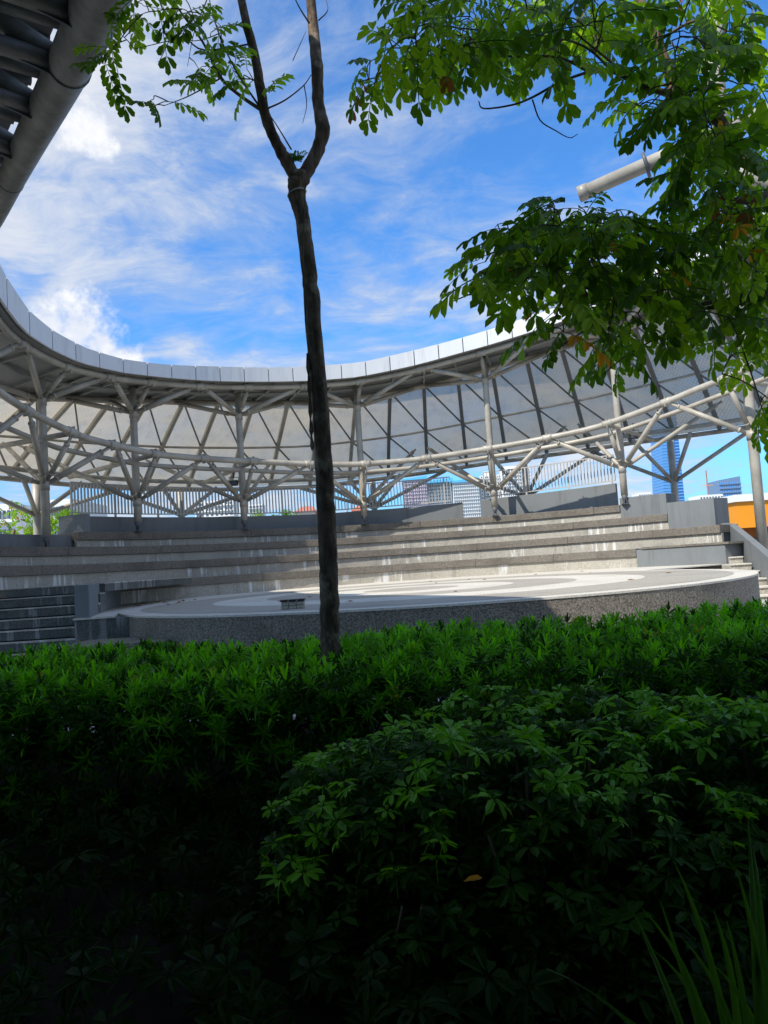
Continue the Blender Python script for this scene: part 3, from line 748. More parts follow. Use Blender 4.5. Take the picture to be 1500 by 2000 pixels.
# left distance: twin spires, red roofs, pale blocks
for k, (px, lab) in enumerate(((676, 'left slim stepped spire on the skyline right of the trunk'), (687, 'right slim stepped spire on the skyline right of the trunk'))):
    D = 1800; t = thing('spire_tower', lab, 'tower', (pt(px, 990, D).x, D, 0), 'twin skyline spires')
    x = pt(px, 990, D).x; top = pt(px, 972, D).z
    for nm, z0, z1, r in (('shaft', 0, top * .72, 6.5), ('setback', top * .72, top * .84, 5), ('crown', top * .84, top * .92, 3.2), ('spire', top * .92, top, .9)):
        q = MB(); q.tube([Vector((x, D, z0)), Vector((x, D, z1))], [r, r * .9], 12); q.build(nm, 'spire_grey', t)
for k, (x0, x1, yt, lab) in enumerate(((582, 612, 1000, 'red tiled house roofs left of the trunk beyond the railing'), (692, 714, 998, 'red tiled house roof right of the trunk beyond the railing'))):
    t, ax, cx, z1 = block('red_roofed_house', lab, x0, x1, yt, 260, 12, 'apartment_white', group='red roofed houses')
    q = MB(); q.prism([(ax - 1, 258), (cx + 1, 258), (cx + 1, 274), (ax - 1, 274)], z1, z1 + .3); q.quad((ax - 1, 258, z1 + .3), (cx + 1, 258, z1 + .3), (cx - 1, 266, z1 + 2.4), (ax + 1, 266, z1 + 2.4))
    q.quad((ax - 1, 274, z1 + .3), (ax + 1, 266, z1 + 2.4), (cx - 1, 266, z1 + 2.4), (cx + 1, 274, z1 + .3)); q.quad((ax - 1, 258, z1 + .3), (ax + 1, 266, z1 + 2.4), (ax - 1, 274, z1 + .3)); q.quad((cx + 1, 258, z1 + .3), (cx + 1, 274, z1 + .3), (cx - 1, 266, z1 + 2.4)); q.build('roof', 'roof_red', t)
for (x0, x1, yt, D, lab) in ((-40, 30, 985, 120, 'white building with strip windows at far left behind trees'), (98, 140, 975, 110, 'white building right of the thick left column'), (380, 455, 978, 420, 'pale apartment block seen through the left railing'), (486, 512, 985, 520, 'distant pale block beside the small tree')):
    block('pale_building', lab, x0, x1, yt, D, 14, 'apartment_white', floors=6, bays=8, group='pale buildings at left')
# orange building
t = thing('orange_building', 'bright orange building with white roof edge at the right edge', 'building', (22, 46, 0))
D = 44; a, c = pt(1437, 970, D), pt(1640, 955, D); zt = a.z
q = MB(); z0 = pt(1440, 1032, D).z; q.box(a.x, c.x, D, D + 12, z0, zt - .32); q.build('wall', 'orange_paint', t)
q = MB(); q.box(a.x - .15, c.x, D - .15, D + 12, zt - .31, zt + .1); q.build('roof_edge', 'white_paint', t)
q = MB(); q.box(a.x + .4, c.x, D + 1.6, D + 12, 0, z0 - .01); q.build('recessed_wall', 'brown_paint', t)
q = MB(); x1 = pt(1422, 985, D + 3).x; q.box(x1 - 1, a.x - .01, D + 3, D + 11, 0, zt - 1.5); q.build('side_wing', 'brown_paint', t)
q = MB(); q.box(x1 - 1, a.x - .16, D + 2.8, D + 11, zt - 1.49, zt - .8); q.build('wing_fascia', 'apartment_white', t)
for k in range(3):
    q = MB(); x = a.x + 1.6 + 2.2 * k; q.box(x, x + 1.3, D + 1.5, D + 1.59, .6, z0 - .6); q.build('window', 'window_glass', t)

# ------------------------------------------------------------------ vegetation
def leaflet(mb, base, d, nrm, L, W, fold=.25, curl=.15):
    d = d.normalized(); s = d.cross(nrm).normalized(); n = s.cross(d).normalized()
    def q(t, w, up): return base + d * (L * t) + s * (W * w) + n * (up * W) - n * (curl * L * t * t)
    i = len(mb.v)
    mb.v += [tuple(x) for x in (q(0, 0, 0), q(.38, -.42, fold), q(.38, 0, 0), q(.38, .42, fold), q(.80, -.44, fold), q(.80, 0, 0), q(.80, .44, fold), q(1, 0, 0))]
    mb.f += [(i, i + 2, i + 1), (i, i + 3, i + 2), (i + 1, i + 2, i + 5, i + 4), (i + 2, i + 3, i + 6, i + 5), (i + 4, i + 5, i + 7), (i + 5, i + 6, i + 7)]
def spray_mesh(seed, mt, sc=1.0, pairs=5):
    r = random.Random(seed); mb = MB(); L = .30 * sc
    pts = [Vector((L * t, 0, -.16 * L * t * t * 2.2)) for t in np.linspace(0, 1, 7)]
    mb.tube(pts, [.0035] * 6 + [.002], 4)
    for k in range(pairs):
        t = .22 + .72 * k / (pairs - 1); bp = Vector((L * t, 0, -.352 * L * t * t))
        ll = (.075 + .045 * t) * sc * r.uniform(.85, 1.15)
        for s in (-1, 1):
            d = Vector((.45 + .35 * t + r.uniform(-.1, .1), s * (1 - .25 * t), -.45 - r.uniform(0, .5)))
            leaflet(mb, bp + Vector((0, s * .003, 0)), d, Vector((r.uniform(-.3, .3), -s * .15, 1)), ll, ll * r.uniform(.46, .56), .22, r.uniform(.05, .25))
    leaflet(mb, pts[-1], Vector((1, r.uniform(-.2, .2), -.7)), Vector((0, 0, 1)), .115 * sc, .05 * sc)
    me = mb.mesh('leaf_spray'); me.materials.append(M[mt]); return me
SPR = {m_: [spray_mesh(50 + 9 * k + hash_, m_, .8 if hash_ > 2 else 1.0, 2 + k % 2 if hash_ > 2 else 4 + k % 3) for k in range(3)] for hash_, m_ in enumerate(('leaf_deep', 'leaf_mid', 'leaf_bright', 'leaf_amber', 'leaf_rust'))}
def mesh_arrays(me):
    v = np.empty(len(me.vertices) * 3, 'f'); me.vertices.foreach_get('co', v); return v.reshape(-1, 3), [tuple(p.vertices) for p in me.polygons]
def join_instances(name, items, mats, parent, kind='stuff', own=None):
    """items: (mesh, matrix) joined into ONE mesh part."""
    V, F, MI = [], [], []; off = 0; cache = {}
    for me, mw in items:
        if me.name not in cache: cache[me.name] = mesh_arrays(me)
        v, f = cache[me.name]; A = np.array(mw)
        V.append(v @ A[:3, :3].T + A[:3, 3]); F += [tuple(i + off for i in q) for q in f]; MI += [mats.index(me.materials[0].name)] * len(f); off += len(v)
    me = bpy.data.meshes.new(name); me.from_pydata(np.concatenate(V).tolist(), [], F)
    for x in mats: me.materials.append(M[x])
    me.polygons.foreach_set('material_index', MI); me.update()
    o = bpy.data.objects.new(name, me); COL.objects.link(o); o['kind'] = kind
    if parent is not None: attach(o, parent)
    return o
def orient(loc, fw, roll=0.0, sc=1.0):
    fw = fw.normalized(); up = Vector((0, 0, 1)); y = up.cross(fw)
    if y.length < 1e-3: y = Vector((0, 1, 0))
    y.normalize(); z = fw.cross(y)
    return Matrix.Translation(loc) @ Matrix((fw, y, z)).transposed().to_4x4() @ Matrix.Rotation(roll, 4, 'X') @ Matrix.Scale(sc, 4)

class Tree:
    def __init__(s, name, label, loc, seed, group=None):
        s.t = thing(name, label, 'tree', loc, group); s.nodes = []; s.tw = MB(); s.r = random.Random(seed); s.leaves = []
    def limb(s, name, pts, rad, mt='bark', n=12, knob=.06, sub=5):
        c = smooth_curve(pts, sub); m_ = len(c)
        rr = [float(np.interp(k / (m_ - 1), np.linspace(0, 1, len(rad)), rad)) * (1 + s.r.uniform(-knob, knob)) for k in range(m_)]
        c = [p + Vector((s.r.gauss(0, 1), s.r.gauss(0, 1), 0)) * rr[k] * .05 for k, p in enumerate(c)]
        q = MB(); q.tube(c, rr, n); q.build(name, mt, s.t, True); s.nodes += c
    def twig(s, pts, rad):
        c = smooth_curve(pts, 4); s.tw.tube(c, [rad * (1 - .6 * k / (len(c) - 1)) for k in range(len(c))], 6, False); s.nodes += c
    def grow(s, targets):
        tg = [Vector(p) for p in targets]; N = np.array([tuple(p) for p in s.nodes]); T = np.array([tuple(p) for p in tg])
        best = ((T[:, None, :] - N[None]) ** 2).sum(2); bi = best.argmin(1); bd = best.min(1); done = np.zeros(len(tg), bool); nodes = [Vector(p) for p in s.nodes]
        for _ in range(len(tg)):
            k = int(np.where(done, 1e9, bd).argmin()); done[k] = True; a = nodes[bi[k]]; p = tg[k]; L = (p - a).length
            if L > .02:
                mid = (a + p) / 2 + Vector((s.r.uniform(-.1, .1), s.r.uniform(-.1, .1), .12)) * L
                m2 = a * .2 + p * .8 + Vector((0, 0, .05 * L)); c = smooth_curve([a, mid, m2, p], 3)
                rad = min(.011, .004 + .004 * L); s.tw.tube(c, [rad * (1 - .45 * i / (len(c) - 1)) for i in range(len(c))], 5, False)
                new = c[3:]
                for q in new:
                    nodes.append(q); d = ((T - np.array(tuple(q))) ** 2).sum(1); b_ = d < bd; bd = np.where(b_, d, bd); bi = np.where(b_, len(nodes) - 1, bi)
            s.leaves.append((p, (p - a) if L > .02 else Vector((s.r.uniform(-1, 1), s.r.uniform(-1, 1), 0))))
    def finish(s, mix, size=1.0, limit=300, per=1):
        items = []; s.tw.v and s.tw.build('twigs', 'twig_bark', s.t, True)
        for o in s.t.children:
            if o.name.startswith('twigs'): o['kind'] = 'stuff'
        for p, d in s.leaves:
            for j in range(per):
                h = Vector((d.x, d.y, 0)); h = h.normalized() if h.length > .01 else Vector((1, 0, 0))
                ang = s.r.uniform(-1.5, 1.5) if j == 0 else s.r.uniform(-3.1, 3.1)
                h = Matrix.Rotation(ang, 3, 'Z') @ h; fw = h + Vector((0, 0, s.r.uniform(-.9, .35)))
                x = s.r.random(); acc = 0; mt = mix[-1][0]
                for mm, w in mix:
                    acc += w
                    if x < acc: mt = mm; break
                items.append((s.r.choice(SPR[mt]), orient(p, fw, s.r.uniform(-.5, .5), size * s.r.uniform(.75, 1.15))))
        items.sort(key=lambda it: it[1].translation.y)
        for me, mw in items[:limit]: inst('leaf_spray', me, s.t, mw)
        if len(items) > limit: join_instances('foliage', items[limit:], ['leaf_deep', 'leaf_mid', 'leaf_bright', 'leaf_amber', 'leaf_rust'], s.t)

# ---- slender tree in the middle
DT = 6.25
def q_(px, py, dd=0.0): return pt(px, py, DT + dd)
w_ = lambda px: px / 2 * DT / FPX
tr = Tree('slender_tree', 'slender bare forked tree rising from the hedge in the middle', Vector((q_(646, 1290).x, DT, 0)), 3)
base_ = q_(646, 1290); 
tr.limb('trunk', [Vector((base_.x - .0, DT, -.02)), Vector((base_.x, DT, .5)), q_(645, 1250), q_(643, 1150), q_(640, 1050), q_(633, 920), q_(625, 790), q_(614, 660), q_(605, 540), q_(592, 440), q_(580, 378), q_(582, 340)],
        [w_(x) for x in (50, 42, 38, 37, 36, 35, 34, 32, 30, 29, 34, 36)], n=20, knob=.035, sub=7)
tr.limb('limb', [q_(586, 362), q_(560, 315, -.05), q_(540, 280, -.1), q_(520, 232, -.15), q_(511, 190, -.2), q_(498, 110, -.25), q_(480, 40, -.3), q_(462, -50, -.3)], [w_(x) for x in (24, 25, 22, 21, 20, 18, 17, 15)], n=14, knob=.05)
tr.limb('limb', [q_(584, 362), q_(602, 330, .05), q_(622, 290, .1), q_(630, 250, .1), q_(622, 205, .15), q_(619, 130, .15), q_(612, 60, .2), q_(604, -50, .2)], [w_(x) for x in (28, 28, 27, 30, 25, 25, 23, 20)], n=14, knob=.05)
for pts, r in (([(512, 216), (468, 186), (432, 152), (396, 82), (352, 22), (325, -30)], .016), ([(512, 216), (462, 140), (426, 62), (404, -20)], .009), ([(489, 86), (400, 98), (362, 76), (330, 80), (262, 96)], .008),
               ([(520, 213), (556, 196), (592, 168), (608, 146)], .008), ([(594, 166), (599, 205), (591, 241)], .005), ([(432, 152), (372, 186), (322, 206)], .007), ([(604, 45), (585, 15), (568, -20)], .008),
               ([(622, 40), (640, 20), (634, -10)], .006), ([(572, 118), (590, 78), (598, 60)], .004), ([(569, 292), (545, 252), (524, 220)], .007), ([(330, 80), (312, 118), (308, 120)], .004), ([(432, 60), (432, 140), (440, 175)], .006),
               ([(404, 0), (380, 60), (366, 130)], .005), ([(480, 40), (440, 60), (380, 80), (320, 60)], .006)):
    tr.twig([q_(x, y, -.2 + .02 * k) for k, (x, y) in enumerate(pts)], r)
def blob(cx, cy, rx, ry, n, D, dD, r):
    o = []
    while len(o) < n:
        x, y = r.uniform(-1, 1), r.uniform(-1, 1)
        if x * x + y * y < 1 and not (215 < cy + ry * y < 375 and 900 < cx + rx * x < 1345): o.append(pt(cx + rx * x, cy + ry * y, D + r.uniform(-dD, dD)))
    return o
tg = []
for c in ((250, 50, 40, 45, 7), (225, 110, 25, 35, 5), (290, 10, 40, 25, 6), (400, 30, 45, 35, 8), (355, 20, 30, 30, 4), (320, 200, 30, 14, 3), (425, 130, 45, 35, 7), (400, 165, 30, 20, 3), (470, 150, 22, 20, 3), (530, 188, 16, 10, 2), (450, 100, 20, 20, 2), (500, 165, 10, 10, 1)):
    tg += blob(*c, 5.9, .35, tr.r)
tr.grow(tg); tr.finish((('leaf_mid', .4), ('leaf_bright', .4), ('leaf_deep', .2)), .9, per=1)
# strap and hanging cord on the trunk, fern in the fork
q = MB(); q.tube(smooth_curve([q_(592, 352, -.12), q_(596, 390, -.13), q_(592, 480, -.12), q_(594, 580, -.05), q_(598, 650, -.02)], 6), .006, 5); q.build('cord', 'twig_bark', tr.t)
q = MB(); q.tube(smooth_curve([q_(600, 690, -.05), q_(604, 760, -.06), q_(607, 830, -.06), q_(610, 880, -.06)], 5), [.008 + .006 * (k % 3) for k in range(16)], 5); q.build('bark_strip', 'bark', tr.t)
q = MB(); k_ = [q_(580, 378) + Vector((math.cos(a) * .078, math.sin(a) * .078, .02 * math.cos(a))) for a in np.linspace(0, 6.283, 15)]; q.tube(k_, .006, 5); q.build('strap', 'rail_paint', tr.t)
fern = thing('fern', 'small fern growing in the fork of the slender tree', 'fern', q_(578, 318, -.05))
for k in range(9):
    mb = MB(); a = k * .7; f0 = q_(578, 318, -.05); d = Vector((math.cos(a) * .6, math.sin(a) * .5, 1 - .07 * k)).normalized(); L = .10 + .02 * (k % 3)
    for j in range(7):
        bp = f0 + d * (L * (j + 1) / 7) - Vector((0, 0, .05 * (j / 7) ** 2)); s = d.cross(Vector((.3, 1, .2))).normalized()
        for sg in (-1, 1): leaflet(mb, bp, s * sg + d * .5, Vector((0, -1, .3)), .045 * (1 - .09 * j), .013)
    mb.build('frond', 'leaf_deep', fern)

# ---- broad tree at right
DR = 5.0
tree2 = Tree('leafy_tree', 'leafy tree with compound leaves and a few amber ones reaching in from the right', Vector((5.2, 5.6, 0)), 11)
tk = [Vector((5.2, 5.6, -.02)), Vector((5.1, 5.6, 1.2)), Vector((4.9, 5.6, 2.6)), Vector((4.3, 5.5, 3.6))]
tree2.limb('trunk', tk, [.14, .12, .11, .09])
tree2.limb('limb', [Vector((4.3, 5.5, 3.6)), pt(1600, 330, 5.4), pt(1500, 330, 5.3), pt(1440, 300, 5.3), pt(1400, 230, 5.2), pt(1330, 215, 5.2), pt(1312, 160, 5.2), pt(1285, 80, 5.2), pt(1250, 0, 5.2), pt(1225, -60, 5.2)], [.085, .07, .06, .05, .045, .042, .04, .036, .033, .03], knob=.04)
tree2.limb('limb', [Vector((4.7, 5.6, 3.0)), pt(1700, 520, 5.3), pt(1560, 550, 5.1), pt(1460, 580, 5.0), pt(1390, 596, 5.0), pt(1300, 588, 4.95), pt(1240, 582, 4.9), pt(1195, 568, 4.9)], [.06, .045, .038, .034, .032, .026, .022, .018], knob=.05)
tree2.limb('limb', [pt(1322, 182, 5.2), pt(1285, 178, 5.1), pt(1240, 160, 5.0), pt(1195, 138, 4.95), pt(1150, 140, 4.9)], [.026, .022, .02, .018, .014], 'twig_bark', n=10)
tree2.limb('limb', [pt(1530, 330, 5.2), pt(1490, 384, 5.1), pt(1440, 392, 5.0), pt(1404, 389, 4.95)], [.03, .026, .024, .02], 'twig_bark', n=10)
for pts, r in (([(1150, 140), (1095, 160), (1040, 190), (1000, 205), (945, 212), (935, 198)], .010), ([(1040, 195), (1055, 235), (1085, 255), (1112, 269), (1128, 262)], .006), ([(1150, 140), (1090, 112), (1000, 110), (900, 110), (780, 140), (700, 160)], .011),
               ([(1240, 160), (1180, 110), (1120, 60), (1080, 10)], .010), ([(1195, 568), (1130, 560), (1060, 540), (960, 560), (880, 590)], .011), ([(1195, 568), (1120, 500), (1050, 450)], .009), ([(1240, 582), (1180, 620), (1120, 660), (1060, 700)], .009),
               ([(1390, 596), (1320, 640), (1230, 690), (1180, 730)], .009), ([(1460, 580), (1440, 660), (1410, 730)], .009), ([(1440, 300), (1400, 380), (1340, 430), (1250, 450), (1150, 430)], .012), ([(1312, 160), (1250, 220), (1200, 215)], .006),
               ([(1285, 80), (1360, 40), (1420, 60)], .012), ([(1400, 230), (1450, 150), (1470, 60)], .014), ([(1195, 138), (1140, 90), (1060, 70), (950, 60), (850, 50)], .009), ([(1700, 520), (1560, 460), (1450, 450)], .012)):
    tree2.twig([pt(x, y, DR + .12 * math.sin(k * 1.7 + x)) for k, (x, y) in enumerate(pts)], r)
tg = []
for c in ((700, 165, 40, 30, 5), (760, 120, 55, 45, 9), (850, 85, 75, 65, 17), (950, 75, 75, 70, 18), (1050, 85, 75, 70, 17), (1135, 105, 65, 65, 13), (1195, 60, 50, 50, 9), (900, 10, 110, 30, 9), (1090, 0, 120, 30, 10), (760, 10, 35, 20, 4),
          (1400, 50, 105, 80, 22), (1410, 170, 105, 85, 26), (1330, 235, 70, 45, 10), (1222, 212, 14, 6, 1), (1430, 280, 90, 55, 14), (1340, 300, 85, 50, 13), (1370, 385, 110, 55, 18), (1450, 440, 70, 60, 14), (1045, 440, 45, 35, 7), (1130, 445, 90, 40, 14),
          (950, 525, 50, 42, 10), (885, 575, 18, 22, 3), (1050, 530, 95, 60, 24), (1200, 510, 105, 60, 24), (1330, 530, 105, 70, 24), (1450, 550, 60, 80, 14), (975, 585, 50, 30, 7), (1120, 610, 80, 40, 13), (1065, 680, 30, 30, 5), (1095, 640, 55, 30, 6),
          (1180, 715, 45, 22, 6), (1250, 650, 85, 30, 9), (1400, 645, 95, 40, 11), (1425, 725, 50, 20, 5), (1490, 840, 15, 15, 3)):
    c = (c[0] + 62 * max(0, (1250 - c[0]) / 500) + 8, c[1] - 22, c[2] * .95, c[3] * .95, int(c[4] * (1.8 if c[0] > 1150 else 1.6) + .5))
    c = (c[0] - (35 if c[1] < 260 else 0), c[1] - (30 if c[1] > 480 else 0)) + c[2:]
    tg += blob(*c, DR, .9, tree2.r)
tree2.grow(tg); tree2.finish((('leaf_deep', .34), ('leaf_mid', .34), ('leaf_bright', .285), ('leaf_amber', .02), ('leaf_rust', .015)), .90, limit=300, per=1)

# ---- garden trees beyond the left wall
def garden_tree(label, px, D, h, spread, n, seed, mix):
    x = pt(px, 1000, D).x; t = Tree('garden_tree', label, Vector((x, D, 0)), seed, 'garden trees beyond the canopy'); v = lambda a, c, z: Vector((x + a, D + c, z))
    t.limb('trunk', [v(0, 0, -.02), v(.1, 0, h * .3), v(-.05, .1, h * .55), v(.1, .1, h * .8)], [.13, .1, .08, .05], 'twig_bark')
    for k in range(5):
        a = k * 1.3 + seed; t.limb('limb', [v(0, 0, h * (.35 + .07 * k)), v(math.cos(a) * spread * .4, math.sin(a) * spread * .4, h * (.5 + .07 * k)), v(math.cos(a) * spread * .8, math.sin(a) * spread * .8, h * (.58 + .08 * k))], [.05, .035, .02], 'twig_bark', n=8)
    tg = []
    for k in range(n):
        a = t.r.uniform(0, 6.28); rr = spread * math.sqrt(t.r.random()); tg.append(v(math.cos(a) * rr, math.sin(a) * rr, h * t.r.uniform(.38, 1.0)))
    t.grow(tg); t.finish(mix, 1.5, limit=0, per=3)
    return t
gm = (('leaf_bright', .5), ('leaf_mid', .4), ('leaf_amber', .1))
garden_tree('garden tree at the left edge with a few orange leaves', 20, 33, 5.2, 2.2, 90, 21, gm)
garden_tree('small garden tree in the gap right of the thick left column', 128, 32, 4.9, 1.2, 60, 22, (('leaf_bright', .6), ('leaf_mid', .4)))
garden_tree('bushy garden tree behind the left end of the railing', 215, 38, 4.6, 2.2, 80, 23, gm)
garden_tree('garden tree behind the railing near the outer prop', 385, 42, 4.7, 2.0, 70, 24, gm)
garden_tree('small open garden tree left of the trunk, seen through the railing', 535, 43, 5.2, 1.3, 50, 25, (('leaf_bright', .6), ('leaf_mid', .4)))

# ---- hedges
def rosette_mesh(seed, mt, n=13, L=.125, W=.020):
    r = random.Random(seed); mb = MB()
    for k in range(n):
        a = k * 2.399 + r.uniform(-.2, .2); el = .15 + 1.15 * (1 - k / n) + r.uniform(-.15, .15)
        el = 1.35 - 1.25 * k / n; ll = L * r.uniform(.75, 1.2)
        d = Vector((math.cos(a) * math.cos(el), math.sin(a) * math.cos(el), math.sin(el))); s = Vector((-math.sin(a), math.cos(a), 0)); n_ = s.cross(d) * -1
        b0 = Vector((0, 0, -.05 * k / n)); i = len(mb.v)
        for t, w in ((0, .35), (.4, 1.0), (.75, .7)):
            c = b0 + d * (ll * t) - Vector((0, 0, .30 * ll * t * t))
            mb.v += [tuple(c - s * W * w * .5 + Vector((0, 0, .004))), tuple(c), tuple(c + s * W * w * .5 + Vector((0, 0, .004)))]
        mb.v.append(tuple(b0 + d * ll - Vector((0, 0, .34 * ll))))
        for j in (0, 3):
            mb.f += [(i + j, i + j + 1, i + j + 4, i + j + 3), (i + j + 1, i + j + 2, i + j + 5, i + j + 4)]
        mb.f += [(i + 6, i + 7, i + 9), (i + 7, i + 8, i + 9)]
    me = mb.mesh('leaf_rosette'); me.materials.append(M[mt]); return me
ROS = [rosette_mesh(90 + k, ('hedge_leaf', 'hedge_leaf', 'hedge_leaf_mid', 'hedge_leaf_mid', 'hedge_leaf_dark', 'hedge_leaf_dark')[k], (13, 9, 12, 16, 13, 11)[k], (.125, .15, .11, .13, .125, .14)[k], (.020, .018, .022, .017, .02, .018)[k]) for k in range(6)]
ROLD = rosette_mesh(99, 'hedge_old', 7, .13, .02)
hr = random.Random(5)
hedge = thing('hedge', 'clipped hedge of narrow pointed leaves in front of the stage', 'hedge', (0, 6.6, 0))
items = []
def htop(x, y): return EYE - .70 + .035 * math.sin(x * 1.9 + 1) + .03 * math.sin(y * 3.1 + x) 
for _ in range(4200):
    x = hr.uniform(-5.2, 6.2); y = hr.uniform(5.0, 8.25)
    if abs(x / y) > .62: continue
    z = htop(x, y) - max(0, 5.35 - y) * .5 - .16 * hr.random() ** 1.5 - max(0, y - 8.05) * .6
    tl = Vector((hr.gauss(0, .22), hr.gauss(-.08, .25), 1))
    items.append((ROLD if hr.random() < .018 else hr.choice(ROS[:5]), Matrix.Translation((x, y, z)) @ tl.to_track_quat('Z', 'Y').to_matrix().to_4x4() @ Matrix.Rotation(hr.uniform(0, 6.3), 4, 'Z') @ Matrix.Scale(hr.uniform(.5, 1.3), 4)))
for _ in range(1500):      # near face of the hedge, its shade put in by darker leaves
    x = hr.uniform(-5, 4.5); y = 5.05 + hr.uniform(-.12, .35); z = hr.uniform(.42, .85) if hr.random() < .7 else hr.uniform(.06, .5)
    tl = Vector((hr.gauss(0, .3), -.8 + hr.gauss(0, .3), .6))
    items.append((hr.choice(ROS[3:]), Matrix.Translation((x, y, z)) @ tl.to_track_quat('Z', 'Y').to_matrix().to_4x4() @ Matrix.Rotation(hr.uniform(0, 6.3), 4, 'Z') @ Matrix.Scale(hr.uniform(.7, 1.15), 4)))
for _ in range(2200):      # body, inner shade put in by dark leaf colours
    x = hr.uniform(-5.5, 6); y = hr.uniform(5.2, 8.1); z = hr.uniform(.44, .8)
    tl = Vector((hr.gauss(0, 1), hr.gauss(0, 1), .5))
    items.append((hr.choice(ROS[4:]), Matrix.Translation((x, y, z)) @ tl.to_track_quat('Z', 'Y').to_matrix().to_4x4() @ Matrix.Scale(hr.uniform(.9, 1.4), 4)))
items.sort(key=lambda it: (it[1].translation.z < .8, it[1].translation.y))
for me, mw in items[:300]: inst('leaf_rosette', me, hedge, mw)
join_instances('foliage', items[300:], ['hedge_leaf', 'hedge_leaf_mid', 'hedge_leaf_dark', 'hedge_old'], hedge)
q = MB()
for _ in range(300):
    x = hr.uniform(-5.2, 6); y = hr.uniform(5.2, 8.1); q.tube([Vector((x, y, .0)), Vector((x + hr.gauss(0, .05), y + hr.gauss(0, .05), .4)), Vector((x + hr.gauss(0, .12), y + hr.gauss(0, .12), .82))], [.012, .010, .006], 5, False)
o = q.build('stems', 'twig_bark', hedge); o['kind'] = 'stuff'

def whorl_mesh(seed, mt):
    r = random.Random(seed); mb = MB(); n = r.choice((7, 8, 9))
    mb.tube([Vector((0, 0, -.14)), Vector((.01, 0, -.07)), Vector((0, 0, 0))], .0035, 4, False)
    for k in range(n):
        a = 2 * math.pi * k / n + r.uniform(-.15, .15); el = r.uniform(-.35, .25); L = r.uniform(.085, .125)
        d = Vector((math.cos(a) * math.cos(el), math.sin(a) * math.cos(el), math.sin(el) + .1))
        leaflet(mb, Vector((math.cos(a) * .012, math.sin(a) * .012, 0)), d, Vector((0, 0, 1)), L, L * .40, .2, r.uniform(.15, .4))
    me = mb.mesh('leaf_whorl'); me.materials.append(M[mt]); return me
WH = [whorl_mesh(120 + k, 'shrub_leaf') for k in range(5)]; WLIT = [whorl_mesh(140 + k, 'shrub_leaf_lit') for k in range(4)]  # second set: lighter top whorls, light put into the leaf colour
shrub = thing('umbrella_shrub', 'low spreading shrub with finger like leaf whorls in the dark foreground', 'shrub', (1.6, 3.4, 0))
items = []
def sheight(x, y):
    h = .76 + .06 * math.sin(x * 2.3) + .05 * math.sin(y * 4 + x * 3)
    h -= max(0, .05 - x) * .22; h -= max(0, 3.75 - y) ** 2 * .70; h += max(0, x - 1.2) * .06
    return h
for _ in range(3600):
    y = hr.uniform(2.55, 4.5); x = hr.uniform(-.9, 3.6)
    if x < -.50 - .12 * (y - 3.5) + .12 * math.sin(y * 5): continue
    z = sheight(x, y)
    dpt = hr.random() ** 1.6 * .5
    if z < .12: continue
    tl = Vector((hr.gauss(0, .35), hr.gauss(-.15, .35), 1))
    items.append((hr.choice(WLIT if dpt < .10 and y > 3.1 and hr.random() < .6 else WH), Matrix.Translation((x, y, max(.08, z - dpt))) @ tl.to_track_quat('Z', 'Y').to_matrix().to_4x4() @ Matrix.Rotation(hr.uniform(0, 6.3), 4, 'Z') @ Matrix.Scale(hr.uniform(.42, .82), 4), dpt))
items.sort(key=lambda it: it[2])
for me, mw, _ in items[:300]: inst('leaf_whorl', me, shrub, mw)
join_instances('foliage', [(a, c) for a, c, _ in items[300:]], ['shrub_leaf', 'shrub_leaf_lit'], shrub)
q = MB()
for _ in range(45):
    y = hr.uniform(2.5, 4.6); x = hr.uniform(-.4, 3.2); z = max(.2, sheight(x, y) - .06)
    q.tube(smooth_curve([Vector((x + hr.gauss(0, .1), y + hr.gauss(0, .1), 0)), Vector((x + hr.gauss(0, .06), y, z * .5)), Vector((x, y, z))], 3), .007, 5, False)
o = q.build('stems', 'twig_bark', shrub); o['kind'] = 'stuff'

# ---- dark ground cover filling the bed in front of the hedge
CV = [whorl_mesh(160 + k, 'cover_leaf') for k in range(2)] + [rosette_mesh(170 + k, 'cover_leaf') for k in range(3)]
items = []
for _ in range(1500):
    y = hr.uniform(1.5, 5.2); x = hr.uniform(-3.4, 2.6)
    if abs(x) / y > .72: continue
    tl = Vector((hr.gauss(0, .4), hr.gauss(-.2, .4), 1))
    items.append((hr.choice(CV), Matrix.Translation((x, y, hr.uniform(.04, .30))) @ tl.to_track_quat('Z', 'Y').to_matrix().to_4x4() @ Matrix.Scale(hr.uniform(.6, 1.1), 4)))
o = join_instances('ground_cover', items, ['cover_leaf'], None); tag(o, 'dark low ground cover over the shaded planting bed', 'ground cover', kind='stuff')
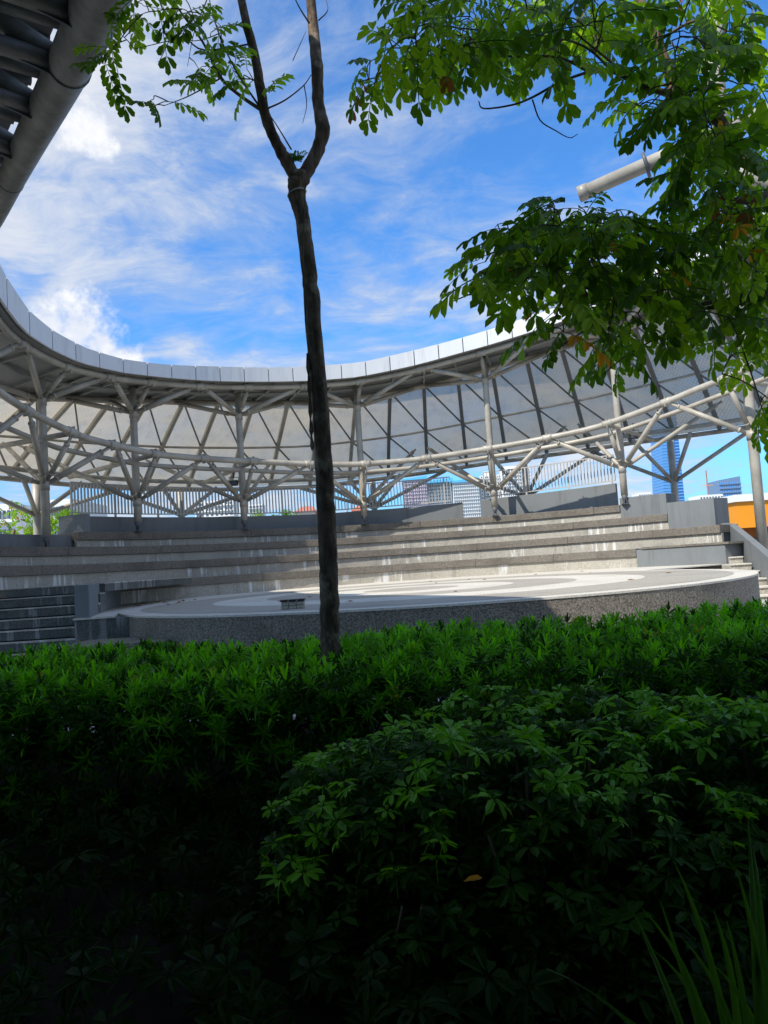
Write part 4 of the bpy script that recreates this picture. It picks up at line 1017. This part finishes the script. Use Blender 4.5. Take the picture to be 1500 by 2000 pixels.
# ---- strap leaved plant at lower right
plant = thing('strap_leaf_plant', 'clump of long arching strap leaves in the lower right corner', 'plant', pt(1430, 2150, 1.7))
bl = [((1490, 2120), (1475, 1850), (1462, 1600), 11), ((1500, 2100), (1490, 1800), (1472, 1660), 12), ((1440, 2150), (1400, 1850), (1316, 1682), 9), ((1450, 2120), (1440, 1900), (1395, 1780), 9), ((1400, 2150), (1380, 1900), (1250, 1770), 8),
      ((1380, 2150), (1300, 1900), (1230, 1770), 8), ((1350, 2180), (1250, 1960), (1068, 1893), 6), ((1420, 2160), (1400, 1950), (1270, 1850), 8), ((1500, 2150), (1500, 1900), (1440, 1700), 10), ((1470, 2130), (1460, 1950), (1420, 1800), 8), ((1530, 2100), (1540, 1800), (1500, 1690), 10),
      ((1330, 2180), (1300, 2020), (1180, 1960), 6), ((1410, 2160), (1345, 1930), (1290, 1760), 7), ((1460, 2150), (1430, 1930), (1330, 1830), 7), ((1520, 2150), (1480, 1960), (1390, 1880), 8)]
for k, (a, c, e, w) in enumerate(bl):
    D0 = 1.75 + .05 * (k % 4); P0 = pt(*a, D0); P1 = pt(*c, D0 - .05 + .04 * (k % 3)); P2 = pt(*e, D0 + .12 - .06 * (k % 5))
    mb = MB(); rows = []
    for j in range(9):
        t = j / 8; p = P0 * (1 - t) ** 2 + P1 * 2 * t * (1 - t) + P2 * t * t; hw = w / 1500 * D0 * (1 - t ** 2.2) * .85 + .0008
        rows.append([p + Vector((-hw, .0, 0)), p + Vector((0, .006, 0)), p + Vector((hw, 0, 0))])
    mb.grid(rows); mb.build('leaf_blade', 'blade_leaf', plant, True)

# dry leaf caught in the shrub
c = pt(905, 1722, 2.35); mb = MB(); leaflet(mb, c, Vector((1, .2, .15)), Vector((0, -.5, 1)), .06, .022)
tag(mb.build('dry_leaf', 'leaf_amber'), 'single pale dry leaf caught low in the dark shrub', 'leaf')
print('objects', len(bpy.data.objects), 'tris', sum(len(o.data.loop_triangles) if o.type == 'MESH' else 0 for o in bpy.data.objects))
